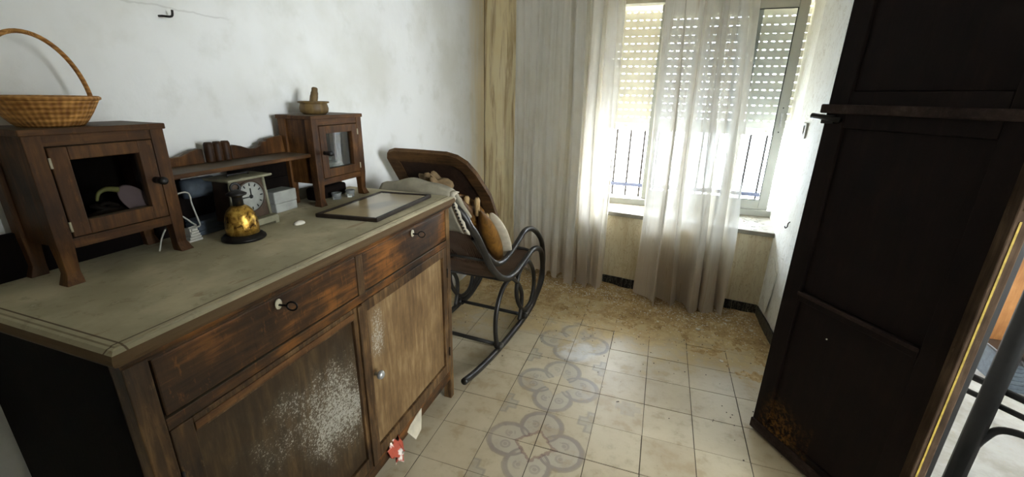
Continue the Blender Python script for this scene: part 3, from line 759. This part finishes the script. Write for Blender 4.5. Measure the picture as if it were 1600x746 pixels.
put('gallery', MB().prism(gallery([(1.814-y, z) for y, z in prof if z < 1.155 or y < 1.09]+[(.693, 1.128), (.693, 1.116)]), (.014, 0, 0)), 'wood_cab', hut, None, .002)
for i in range(3):
    y = .882+i*.0255
    put('reed', MB().lathe([(.0, .0), (.0115, .0005), (.012, .004), (.0125, .028), (.012, .050), (.009, .056), (0, .0565)], (HX0+.016, y, 1.116), 14), 'wood_cab', hut)

# wicker basket and mortar on top of the cabinets
bz = 1.2385
bk = thing('basket', (-1.15, .532, bz), 'honey-brown wicker basket with tall arched handle on the left cabinet', 'basket')
put('bowl', MB().lathe([(0, .001), (.048, 0), (.054, .006), (.066, .024), (.077, .044), (.081, .052), (.077, .052), (.071, .042), (.05, .012), (0, .008)], (-1.15, .532, bz), 40), 'wicker', bk)
put('rim', MB().tube([(-1.15+.080*math.cos(a), .532+.080*math.sin(a), bz+.053) for a in np.linspace(0, 2*math.pi, 48, endpoint=False)], .0042, 6, True), 'wicker', bk)
put('handle', MB().tube([(-1.15-.012*math.sin(a), .532+.077*math.cos(a), bz+.050+.122*math.sin(a)) for a in np.linspace(0, math.pi, 32)], .0042, 7), 'wicker', bk)
mo = thing('mortar', (-1.15, 1.238, bz), 'small round wooden mortar holding its pestle on the right cabinet', 'mortar')
put('bowl', MB().lathe([(0, .0), (.036, .001), (.045, .008), (.047, .020), (.044, .032), (.043, .036), (.050, .038), (.050, .043), (.040, .043), (.036, .020), (0, .012)], (-1.15, 1.238, bz), 28), 'mortar', mo)
put('pestle', MB().tube(spline([(-1.15, 1.233, bz+.014), (-1.15, 1.240, bz+.045), (-1.15, 1.248, bz+.07), (-1.15, 1.252, bz+.088)], 4), [.014]*4+[.013]*3+[.012]*2+[.010]*3+[.007], 10), 'mortar', mo)

# things inside the left cabinet
dish = put('plate', MB().lathe([(0, 0), (.020, .001), (.040, .007), (.042, .009), (.038, .009), (.019, .004), (0, .003)], (-1.122, .628, 1.068), 24, (.8, -.6, .35), .55), 'plate', None, (-1.122, .628, 1.022)); tag(dish, 'pink oval plate leaning inside the left glazed cabinet', 'plate')
tw = MB()
for i in range(16):
    a = rng.uniform(0, 6.28); r0 = rng.uniform(.01, .034); z = 1.026+rng.uniform(0, .035)
    tw.tube(spline([(-1.155+.6*r0*math.cos(a), .585+r0*math.sin(a), z), (-1.155+.4*r0*math.cos(a+1.5), .585+r0*math.sin(a+1.5), z+.012), (-1.155+.6*r0*math.cos(a+3), .585+r0*math.sin(a+3), z+.002)], 5), .0045, 5)
o = put('twig_tangle', tw, 'twig', None, (-1.155, .585, 1.021)); tag(o, 'dark tangle of dried twigs inside the left glazed cabinet', 'twigs')
o = put('horn', MB().tube(spline([(-1.125, .555, 1.082), (-1.125, .562, 1.098), (-1.125, .578, 1.104), (-1.125, .598, 1.099)], 5), [.002]+list(np.linspace(.003, .0065, 15)), 8), 'horn', None, (-1.125, .575, 1.08)); tag(o, 'curved yellow horn on the twigs in the left cabinet', 'horn')
# things inside the right cabinet
gb = thing('glass_bowl', (-1.14, 1.275, 1.0205), 'lidded cut glass bowl inside the right glazed cabinet', 'bowl')
put('bowl', MB().lathe([(0, 0), (.022, .001), (.018, .006), (.040, .022), (.048, .036), (.045, .036), (.036, .022), (.0, .010)], (-1.14, 1.275, 1.0205), 24), 'glass_ware', gb)
put('lid', MB().lathe([(.047, 0), (.042, .010), (.02, .020), (.006, .022), (.008, .030), (0, .034)], (-1.14, 1.275, 1.0575), 24), 'glass_ware', gb)

# kitchen scale with dial
ks = thing('kitchen_scale', (-1.112, .886, ZT), 'old grey kitchen scale with round clock-like dial on the sideboard', 'scale')
put('base', MB().box(-1.162, -1.068, .842, .955, ZT+.006, ZT+.026), 'grey_enamel', ks, None, .004)
for x, y in ((-1.155, .852), (-1.155, .95), (-1.075, .852), (-1.075, .95)): put('foot', MB().box(x-.005, x+.005, y-.008, y+.004, ZT, ZT+.007), 'grey_enamel', ks)
put('body', MB().prism([(-1.155, .823, ZT+.026), (-1.155, .944, ZT+.026), (-1.155, .936, 1.076), (-1.155, .831, 1.076)], (.065, 0, 0)), 'brown_enamel', ks, None, .003)
for y0, y1 in ((.944, .936), (.823, .831)):
    put('corner_edge', MB().tube([(-1.089, y0, ZT+.028), (-1.089, y1, 1.076)], .0045, 6), 'grey_enamel', ks)
pl = put('platform', MB().box(-1.170, -1.072, .815, .957, 1.077, 1.084), 'grey_enamel', ks, None, .003)
put('handle', MB().tube([(-1.12, .853, 1.083), (-1.12, .853, 1.090), (-1.12, .918, 1.090), (-1.12, .918, 1.083)], .0025, 6), 'black', pl)
dc = (-1.0895, .888, 1.026)
dl = put('dial', MB().lathe([(.044, 0), (.044, .002), (0, .0025)], dc, 36, (1, 0, 0)), 'paper_pale', ks)
put('bezel', MB().tube([(dc[0]+.003, dc[1]+.044*math.cos(a), dc[2]+.044*math.sin(a)) for a in np.linspace(0, 6.2832, 40, endpoint=False)], .0028, 6, True), 'brown_enamel', dl)
mk = MB()
for i in range(12):
    a = i*math.pi/6; cy, cz = dc[1]+.034*math.cos(a), dc[2]+.034*math.sin(a); u = np.array([0, math.cos(a), math.sin(a)]); t = np.array([0, -math.sin(a), math.cos(a)])
    mk.obox(np.array([dc[0]+.0022, cy, cz])-u*.004-t*.0016, u*.008, t*.0032, (.0008, 0, 0))
put('numeral_marks', mk, 'black', dl)
put('hand', MB().obox((dc[0]+.0032, dc[1]-.028, dc[2]-.0016), (0, .030, 0), (0, 0, .0032), (.001, 0, 0)), 'black', dl)
put('hand', MB().obox((dc[0]+.0034, dc[1]-.0016, dc[2]-.002), (0, .0032, 0), (0, 0, .026), (.001, 0, 0)), 'black', dl)
put('hub', MB().lathe([(.006, 0), (.005, .003), (0, .004)], (dc[0]+.002, dc[1], dc[2]), 14, (1, 0, 0)), 'black', dl)

# brass bell lamp
BX, BY = -1.030, .800
be = thing('brass_bell', (BX, BY, ZT), 'brass domed bell with black neck and dark round base on sideboard', 'bell')
put('base', MB().lathe([(0, 0), (.050, 0), (.053, .003), (.052, .008), (.047, .011), (.046, .014), (.041, .017), (.0, .018)], (BX, BY, ZT), 40), 'iron', be)
put('dome', MB().lathe([(.0395, .017), (.0395, .034), (.0385, .050), (.0355, .066), (.030, .078), (.022, .087), (.013, .092), (0, .093)], (BX, BY, ZT), 40), 'brass', be)
put('neck', MB().lathe([(.013, .090), (.0125, .112), (.014, .116), (.023, .119), (.024, .123), (.013, .129), (.009, .132), (.0, .133)], (BX, BY, ZT), 24), 'black', be)
put('ring', MB().tube([(BX+.006*math.cos(a)*.6, BY+.010*math.cos(a), ZT+.138+.011*math.sin(a)) for a in np.linspace(0, 6.2832, 18, endpoint=False)], .0035, 6, True), 'black', be)

# framed print lying on the sideboard
fc = np.array([(-1.007, 1.033), (-.795, 1.058), (-.811, 1.422), (-1.018, 1.393)]); ctr = fc.mean(0)
pf = thing('picture_frame', (ctr[0], ctr[1], ZT), 'dark narrow picture frame with faded print lying on the sideboard', 'picture frame')
fc = ctr+(fc-ctr)*1.0; inn = ctr+(fc-ctr)*np.array([.90, .945]); zf = ZT+.0165
for i in range(4):
    j = (i+1) % 4
    put('frame_bar', MB().prism([(*fc[i], ZT+.0005), (*fc[j], ZT+.0005), (*inn[j], ZT+.0005), (*inn[i], ZT+.0005)], (0, 0, .013)), 'wood_frame', pf, None, .002)
put('print', MB().prism([(*p_, ZT+.002) for p_ in inn], (0, 0, .006)), 'print', pf)
put('glass', MB().prism([(*p_, ZT+.0095) for p_ in inn], (0, 0, .002)), 'glass_pic', pf)

# small things on the sideboard
st = put('shell', MB().lathe([(0, 0), (.014, 0), (.0135, .004), (.009, .008), (0, .010)], (-1.0, .96, ZT), 14, (0, 0, 1), 1.3), 'chip', None, (-1.0, .96, ZT)); tag(st, 'small white shell on the dusty sideboard top', 'shell')
for i, (x, y, h, lab) in enumerate([(-1.118, 1.262, .024, 'small clear glass salt dish under the right cabinet, nearer the bell'), (-1.100, 1.315, .026, 'small clear glass salt dish under the right cabinet, nearer the window')]):
    g_ = put('salt_dish', MB().lathe([(0, 0), (.015, 0), (.017, .004), (.016, h*.6), (.019, h), (.016, h), (.012, h*.5), (0, h*.4)], (x, y, ZT), 10), 'glass_ware', None, (x, y, ZT)); tag(g_, lab, 'dish', 'glass salt dishes')
o = put('wooden_box', MB().box(-1.20, -1.15, 1.20, 1.36, ZT, ZT+.045), 'wood_dark', None, (-1.175, 1.28, ZT), .008); tag(o, 'dark rounded wooden box beneath the right cabinet', 'box')
o = put('paper_roll', MB().lathe([(.0, 0), (.024, .001), (.026, .01), (.026, .085), (.02, .09), (0, .091)], (-1.178, .765, 1.060), 14, (0, 1, 0)), 'paper_grey', None, (-1.178, .81, 1.034)); tag(o, 'rolled blue-grey paper bundle behind the scale', 'paper roll')
o = put('cardboard_box', MB().box(-1.21, -1.15, 1.02, 1.11, .965, 1.004).box(-1.21, -1.15, 1.022, 1.108, ZT, .965), 'paper_pale', None, (-1.18, 1.065, ZT), .003); tag(o, 'pale cardboard box under the shelf right of the scale', 'box')
o = put('paper_stack', MB().box(-1.205, -1.15, .765, .90, ZT, .948).box(-1.20, -1.152, .768, .895, .948, .966).box(-1.206, -1.15, .772, .89, .966, .975), 'paper_grey', None, (-1.18, .83, ZT), .002); tag(o, 'stack of dusty grey papers behind the bell', 'papers')
ad = thing('adapter_plug', (-1.13, .733, ZT), 'ribbed white plug with looped cord behind the left cabinet leg', 'plug')
for i in range(5): put('rib', MB().box(-1.145, -1.118, .717+.003*i, .752-.002*i, ZT+.001+i*.007, ZT+.007+i*.007), 'white_plastic', ad, None, .001)
put('plug_core', MB().box(-1.141, -1.122, .725, .745, ZT, ZT+.036), 'white_plastic', ad)
put('cord', MB().tube(spline([(-1.13, .735, ZT+.036), (-1.12, .742, .972), (-1.12, .752, .974), (-1.115, .748, .990), (-1.12, .744, 1.032), (-1.12, .741, 1.062), (-1.12, .718, 1.066), (-1.13, .705, 1.05), (-1.16, .705, 1.0), (-1.13, .715, 1.009), (-1.12, .735, .985), (-1.125, .745, .975), (-1.13, .728, .972)], 6), .0022, 6), 'cord', ad)
o = put('loose_cable', MB().tube(spline([(-1.12, .645, ZT+.003), (-1.12, .655, .965), (-1.12, .668, .985), (-1.125, .68, .99), (-1.13, .70, .96), (-1.14, .71, ZT+.003)], 6), .002, 6), 'cord', None, (-1.12, .67, ZT)); tag(o, 'thin pale cable loop under the left cabinet', 'cable')

# ------------------------------------------------------------------ bentwood rocking chair
kk = .075; LAT = np.array([-1, kk, 0])/math.hypot(1, kk); CW = .45
def cp(y, z, l=0.0):
    return np.array([-.70+kk*(y-1.8), y, z])+LAT*l
rc = thing('rocking_chair', (-.9, 1.95, 0), 'black bentwood rocking chair with cane seat between sideboard and curtain', 'rocking chair')
A_ = [(1.571, .785), (1.621, .734), (1.682, .654), (1.749, .558), (1.822, .480), (1.901, .422), (1.985, .389), (2.097, .384), (2.218, .409), (2.322, .431), (2.407, .420), (2.486, .382), (2.524, .324), (2.545, .237), (2.53, .149), (2.386, .059), (2.234, .030)]
B_ = [(1.628, .72), (1.698, .641), (1.784, .562), (1.859, .514), (1.939, .499), (2.045, .518), (2.158, .557), (2.23, .58), (2.336, .565), (2.457, .499), (2.545, .407), (2.584, .28), (2.559, .172), (2.503, .101), (2.359, .04), (2.234, .030)]
C_ = [(2.286, .378), (2.18, .370), (2.128, .318), (2.119, .224), (2.174, .13), (2.250, .072), (2.355, .080), (2.403, .177), (2.378, .288)]
D_ = [(1.862, .035), (1.840, .136), (1.845, .234), (1.883, .31), (1.944, .359), (2.03, .366), (2.126, .302), (2.194, .211), (2.196, .118), (2.170, .040)]
R__ = [(1.494, .067), (1.618, .042), (1.796, .022), (2.003, .018), (2.236, .026), (2.40, .055)]
for sd in (0, 1):
    L = lambda q: CW-q if sd else q
    up = [cp(1.530, .925, L(.10)), cp(1.540, .88, L(.06)), cp(1.553, .835, L(.02))]
    put('side_rail', MB().tube(spline(up+[cp(y, z, L(0)) for y, z in A_], 5), .0165, 10), 'wood_bent', rc)
    put('arm', MB().tube(spline([cp(y, z, L(.012)) for y, z in B_], 5), .0155, 10), 'wood_bent', rc)
    put('ring', MB().tube(smooth_closed([cp(y, z, L(0.006)) for y, z in C_], 5), .0125, 9, True), 'wood_bent', rc)
    put('leg_arch', MB().tube(spline([cp(y, z, L(.006)) for y, z in D_], 5), .0125, 9), 'wood_bent', rc)
    put('rocker', MB().tube(spline([cp(y, z, L(0)) for y, z in R__], 6), .0165, 10), 'wood_bent', rc)
    for y, z in ((2.225, .045), (1.868, .040)): put('joint_block', MB().lathe([(.016, -.022), (.020, -.012), (.020, .014), (.014, .022)], tuple(cp(y, z, L(0))), 10, tuple(LAT)), 'wood_bent', rc)
for y, z in ((2.225, .048), (1.868, .045), (1.74, .575)): put('stretcher', MB().tube([cp(y, z, 0), cp(y, z, CW)], .0105, 8), 'wood_bent', rc)
put('top_rail', MB().tube(spline([cp(1.53, .92, .10), cp(1.525, .945, .17), cp(1.525, .948, .28), cp(1.53, .92, CW-.10)], 6), .0165, 10), 'wood_bent', rc)
seat = [np.array(q) for q in spline([(y, z, 0) for y, z in A_[3:10]], 5)]
put('seat', MB().grid(lambda s, t: tuple(cp(seat[int(round(t*(len(seat)-1)))][0], seat[int(round(t*(len(seat)-1)))][1]-.012*math.sin(math.pi*s), .008+(CW-.016)*s)), 10, len(seat)-1), 'cane', rc, None, 0, .004)
put('seat_frame', MB().tube(spline([cp(2.318, .428, .006), cp(2.335, .43, .08), cp(2.335, .43, CW-.08), cp(2.318, .428, CW-.006)], 5), .012, 8).tube([cp(1.985, .375, .0), cp(1.985, .368, CW)], .013, 8), 'wood_bent', rc)
bk_ = [(1.749, .565), (1.682, .660), (1.621, .738), (1.571, .788), (1.545, .86), (1.53, .93)]
put('backrest', MB().grid(lambda s, t: tuple(cp(bk_[int(round(t*5))][0]-.004, bk_[int(round(t*5))][1], (.01+.09*max(0, t-.5)*2)+(CW-2*(.01+.09*max(0, t-.5)*2))*s)), 8, 5), 'cane', rc, None, 0, .004)

# framed panel leaning in the chair
P1 = np.array([-.742, 2.114, .507]); E1 = np.array([-1., 0, 0]); E2 = np.array([0, 1.845-2.114, .864-.507]); E2 /= np.linalg.norm(E2); E3 = np.cross(E1, E2); E3 = E3 if E3[1] < 0 else -E3
def pu(u, v, n=0): return tuple(P1+E1*u+E2*v+E3*n)
lp = thing('leaning_panel', pu(.23, 0), 'large brown wooden panel with rounded corners leaning in the rocking chair', 'panel')
def outline(ins):
    w, h = .47, .695
    pts = [(ins, -.03+ins), (ins*.9, .43), (.034+ins*.8, .575-ins*.4), (.062+ins*.6, .640-ins*.7), (.10+ins*.4, .676-ins*.9), (.15, .692-ins), (.30, .695-ins), (w-.055, .694-ins), (w-.018-ins*.6, .68-ins*.8), (w-ins, .645-ins*.5), (w-ins, .40), (w-ins, -.03+ins)]
    return pts
oo, ii = outline(0), outline(.062)
put('board', MB().prism([pu(u, v, -.004) for u, v in outline(.004)], tuple(-E3*.012)), 'wood_panel_in', lp)
rm = MB(); n = len(oo); vv = [pu(u, v, .0) for u, v in oo]+[pu(u, v, .0) for u, v in ii]+[pu(u, v, -.022) for u, v in oo]+[pu(u, v, -.008) for u, v in ii]
rm.add(vv, [(i, (i+1) % n, n+(i+1) % n, n+i) for i in range(n)]+[(i, 2*n+i, 2*n+(i+1) % n, (i+1) % n) for i in range(n)]+[(n+i, n+(i+1) % n, 3*n+(i+1) % n, 3*n+i) for i in range(n)])
put('rim', rm, 'wood_panel', lp)

# cover draped over the chair back
def drape(s, t):
    # t: 0 chair-back side hem ... over the rail ... 1 seat side
    lat = .06+.33*s; e = math.sin(math.pi*s)
    pts = [(1.545, .765), (1.520, .82), (1.500, .88), (1.497, .925), (1.512, .950), (1.540, .952), (1.566, .93), (1.590, .87), (1.63, .81)]
    k = t*(len(pts)-1); i = min(int(k), len(pts)-2); f = k-i
    y = pts[i][0]*(1-f)+pts[i+1][0]*f; z = pts[i][1]*(1-f)+pts[i+1][1]*f
    wide = 1+.30*max(0, (.955-z)/.2)
    lat = .225+(lat-.225)*wide
    return tuple(cp(y+.004*math.sin(9*s+5*t), z+.016*e*(z > .9)-.010*(1-e)*(z > .9)+.004*math.sin(13*s), lat))
dc_ = thing('chair_cover', tuple(cp(1.53, .77, .22)), 'cream cloth cover draped over the rocking chair back', 'cloth')
put('cloth', MB().grid(drape, 24, 32), 'cloth_grey', dc_, None, 0, .012)
lace = MB(); hl = MB()
edge = [np.array(drape(0, t)) for t in np.linspace(.0, .62, 20)]
lace.grid(lambda s, t: tuple(edge[int(round(t*19))]+np.array([.026*s+.004*math.sin(t*40)*s, -.004, -.004*s])), 2, 19)
lo_ = put('lace_edge', lace, 'lace', dc_, None, 0, .004); lo_['label'] = 'cream lace border with dark holes'
for i in range(1, 12):
    q = edge[i]+np.array([.013, -.0085, 0]); hl.lathe([(.0045, 0), (.0045, .0012), (0, .0014)], tuple(q), 8, (.3, -1, .3))
put('lace_holes', hl, 'black', lo_)

# odds and ends lying in the chair
def ellipsoid(ctr, a, b, cc, nu=20, nv=12, pinch=0.0):
    ctr, a, b, cc = map(np.array, (ctr, a, b, cc))
    def fn(s, t):
        th, ph = 2*math.pi*s, math.pi*t; k = math.sin(ph)**(1+pinch)
        return tuple(ctr+a*math.cos(ph)+b*k*math.cos(th)+cc*k*math.sin(th))
    return MB().grid(fn, nu, nv)
o = put('curved_board', ellipsoid(pu(.020, .205, .085), E2*.225, E1*.050, E3*.035, 20, 14, .45), 'wood_amber', None, pu(.02, .0, .085)); tag(o, 'amber brown leaf-shaped wooden piece wedged in the rocking chair', 'wooden piece')
o = put('pale_sheath', ellipsoid(pu(-.010, .175, .048), E2*.20, E1*.055, E3*.018, 18, 12, .2), 'cloth_pale', None, pu(-.01, -.02, .048)); tag(o, 'pale leather sheath edge behind the amber wooden piece', 'sheath')
for i, (u, v, ln, lab) in enumerate([(.030, .335, .07, 'short tan wooden peg near the panel edge, lower of the pegs in the chair'), (.048, .445, .085, 'tan wooden peg in the chair, middle one'), (.10, .455, .07, 'tan wooden peg in the chair, nearest the cloth cover')]):
    a = np.array(pu(u, v-ln*.6, .085)); b = np.array(pu(u-.012, v+ln*.4, .05))
    o = put('wooden_peg', MB().tube([a, a+(b-a)*.85, b], [.013, .0135, .009], 12), 'wood_tan', None, tuple(a)); tag(o, lab, 'peg', 'wooden pegs in the chair')
rs = np.random.RandomState(4)
def crump(s, t):
    th, ph = 2*math.pi*s, math.pi*t; r = 1+.22*math.sin(3*th+4*ph)+.15*math.sin(5*th-3*ph)
    q = np.array(pu(.235, .50, .05))+E1*.085*math.cos(th)*math.sin(ph)*r+E2*.095*math.cos(ph)*r+E3*.04*math.sin(th)*math.sin(ph)*r
    return tuple(q)
o = put('cloth_bundle', MB().grid(crump, 28, 18), 'cloth_tan', None, pu(.235, .40, .05)); tag(o, 'crumpled tan cloth bundle between the panel and chair cover', 'cloth')
def crump2(s, t):
    th, ph = 2*math.pi*s, math.pi*t; r = 1+.12*math.sin(3*th+2*ph)
    return tuple(np.array(pu(.14, .34, .06))+E1*.11*math.cos(th)*math.sin(ph)*r+E2*.14*math.cos(ph)*r+E3*.05*math.sin(th)*math.sin(ph)*r)
o = put('sack', MB().grid(crump2, 24, 16), 'wood_amber', None, pu(.14, .20, .06)); tag(o, 'rounded brown sack lying low in the rocking chair', 'sack')
#SPLIT
# ------------------------------------------------------------------ dust and debris
from mathutils import noise as mnoise
def dustf(s, t):
    x = -1.22+1.95*s; yb = WBY(x)-.012; y = yb-.95*t
    n1 = mnoise.noise((x*4, y*4, 0)); n2 = mnoise.noise((x*13, y*13, 3)); n3 = mnoise.noise((x*45, y*45, 7))
    h = .016*max(0, 1-t*2.2)**1.5*(.6+.6*n1)+.0095*(n1*.9+n2*.7)*(1-.35*t)+.0035*n3+.0085*(1-t*1.75)-.0015
    return (x, y, max(h, -.006))
o = put('dust_drift', MB().grid(dustf, 300, 150), 'dust', None, (-.2, 2.7, 0)); tag(o, 'sandy drift of dust and crumbled plaster below the window', 'dust', None, 'stuff')
fl = MB()
def chip(mb, x, y, z, r, flat=.35):
    n = rng.randint(4, 7); a0 = rng.uniform(0, 6.28)
    p_ = [(x+r*rng.uniform(.6, 1.1)*math.cos(a0+6.283*i/n), y+r*rng.uniform(.6, 1.1)*math.sin(a0+6.283*i/n)) for i in range(n)]
    mb.prism([(a, b, z) for a, b in p_], (0, 0, r*flat*rng.uniform(.5, 1)))
for i in range(2600):
    x = rng.uniform(-1.1, .68); d = abs(rng.normal(0, .28)); y = WBY(x)-.03-d
    if y < 1.9: continue
    chip(fl, x, y, max(.0005, dustf((x+1.22)/1.95, min(1, (WBY(x)-.012-y)/.95))[2]-.0005), rng.uniform(.0015, .0065)*(1 if d < .3 else .7))
o = put('plaster_crumbs', fl, 'chip', None, (-.2, 2.5, 0)); tag(o, 'countless small plaster crumbs scattered on the floor near the window', 'debris', None, 'stuff')
fl = MB()
for i in range(420):
    x = rng.uniform(-1.1, .68); d = abs(rng.normal(0, .5)); y = WBY(x)-.05-d
    if y < 1.5: continue
    chip(fl, x, y, max(.0005, dustf((x+1.22)/1.95, min(1, (WBY(x)-.012-y)/.95))[2]-.0005), rng.uniform(.0015, .0045))
o = put('dirt_specks', fl, 'twig', None, (-.2, 2.4, 0)); tag(o, 'countless dark dirt specks scattered over the tiles', 'debris', None, 'stuff')
for i, (x, y, r, lab) in enumerate([(.338, 2.507, .020, 'largest white plaster chip on the floor below the sheer curtain'), (.232, 2.598, .011, 'small plaster chip just below the sheer curtain'), (.44, 2.205, .013, 'pale plaster flake alone on the clean tiles'), (.64, 2.606, .017, 'plaster flake beside the black skirting corner'), (.111, 2.526, .012, 'plaster chip left of the largest white chip'), (-.172, 2.694, .011, 'plaster chip under the bare window gap'), (.329, 2.662, .012, 'plaster chip at the hem of the sheer curtain'), (.515, 2.681, .014, 'plaster chip between the sheer curtain and the corner')]):
    mb = MB(); chip(mb, x, y, max(.0005, dustf((x+1.22)/1.95, min(1, (WBY(x)-.012-y)/.95))[2]), r, .3)
    tag(put('plaster_chip', mb, 'chip', None, (x, y, .001), .001), lab, 'plaster chip', 'loose plaster chips on the floor')
fl = MB()
for i in range(170):
    x = rng.uniform(NX0+.1, .68); y = rng.uniform(WBY(x)+.0, 3.22); chip(fl, x, y, .5585, rng.uniform(.003, .016), .12)
o = put('sill_flakes', fl, 'marble', None, (.1, 3.1, .5585)); tag(o, 'curled flakes of old paint littering the window sill', 'debris', None, 'stuff')
fl = MB()
for i in range(60):
    x = rng.uniform(NX0+.1, .68); y = rng.uniform(WBY(x)+.03, 3.20); chip(fl, x, y, .559, rng.uniform(.003, .012), .2)
o = put('sill_rust_flakes', fl, 'cloth_tan', None, (.1, 3.1, .5585)); tag(o, 'brown rusty flakes littering the window sill', 'debris', None, 'stuff')

# ------------------------------------------------------------------ side room seen past the jamb
f2 = put('floor_side_room', MB().box(.92, 3.8, -1.4, 4.2, -.12, .0), 'floor2'); struct(f2, 'pale grey dusty floor of the side room', 'floor')
f3 = put('floor_threshold', MB().box(.836, .92, -1.4, 4.2, -.12, .001), 'floor2'); struct(f3, 'pale threshold strip between the rooms', 'floor')
w2 = MB().box(.92, 3.8, -1.5, -1.4, 0, CEIL).box(.95, 3.8, 4.1, 4.2, 0, CEIL)
w2.box(3.7, 3.8, .15, 4.1, 0, CEIL).box(3.7, 3.8, -1.4, -1.25, 0, CEIL).box(3.7, 3.8, -1.25, .15, 0, .95).box(3.7, 3.8, -1.25, .15, 2.05, CEIL)  # unseen window opening in this wall, added to send light through the doorway
w2 = put('wall_side_room', w2, 'wall'); struct(w2, 'white walls of the side room', 'wall')
cb = thing('cupboard', (2.05, 3.05, 0), 'orange-brown wooden cupboard in the side room', 'cupboard')
put('carcass', MB().box(1.60, 2.5, 2.85, 3.2, .06, 1.35), 'wood_orange', cb, None, .004)
put('cupboard_door', MB().box(1.62, 2.04, 2.838, 2.85, .08, 1.33), 'wood_orange', cb, None, .003)
put('cupboard_door', MB().box(2.06, 2.48, 2.838, 2.85, .08, 1.33), 'wood_orange', cb, None, .003)
for x in (1.62, 2.45):
    for y in (2.87, 3.15): put('leg', MB().box(x, x+.035, y, y+.035, 0, .06), 'wood_orange', cb)
bx = thing('storage_crate', (1.86, 2.52, 0), 'grey ribbed crate with dark rim on the side room floor', 'crate')
put('crate_body', MB().box(1.70, 2.02, 2.42, 2.64, .0, .15), 'paper_grey', bx, None, .004)
for i in range(6): put('rib', MB().box(1.697, 2.023, 2.414, 2.42, .012+i*.022, .022+i*.022), 'paper_grey', bx)
put('crate_rim', MB().box(1.69, 2.03, 2.41, 2.65, .15, .165), 'black', bx, None, .003)
stn = thing('wooden_stand', (1.25, 1.75, 0), 'black wooden stand with bars and curved brace past the door jamb', 'stand')
def post_(p, q, r=.026): return MB().tube([p, q], r, 8)
put('upright', post_((1.118, 1.62, 0), (1.118, 1.62, .88), .027), 'wood_black', stn)
put('upright', post_((1.345, 1.385, 0), (1.345, 1.385, .88), .026), 'wood_black', stn)
put('upright', post_((1.50, 2.16, 0), (1.48, 2.12, .60), .02), 'wood_black', stn)
put('top_bar', post_((1.118, 1.62, .85), (1.345, 1.385, .85), .02), 'wood_black', stn)
put('bar', post_((1.055, 1.75, .43), (1.34, 1.385, .43), .012), 'wood_black', stn)
put('bar', post_((1.055, 1.76, .37), (1.36, 1.385, .37), .010), 'wood_black', stn)
put('bar', post_((1.118, 1.62, .36), (1.49, 2.13, .36), .012), 'wood_black', stn)
put('bar', post_((1.118, 1.62, .25), (1.50, 2.15, .25), .010), 'wood_black', stn)
put('bar', post_((1.50, 2.14, .33), (1.345, 1.385, .33), .012), 'wood_black', stn)
put('brace', MB().tube(spline([(1.125, 1.615, .18), (1.138, 1.608, .25), (1.165, 1.60, .30), (1.21, 1.55, .325), (1.27, 1.48, .335), (1.345, 1.385, .337)], 5), .012, 8), 'wood_black', stn)
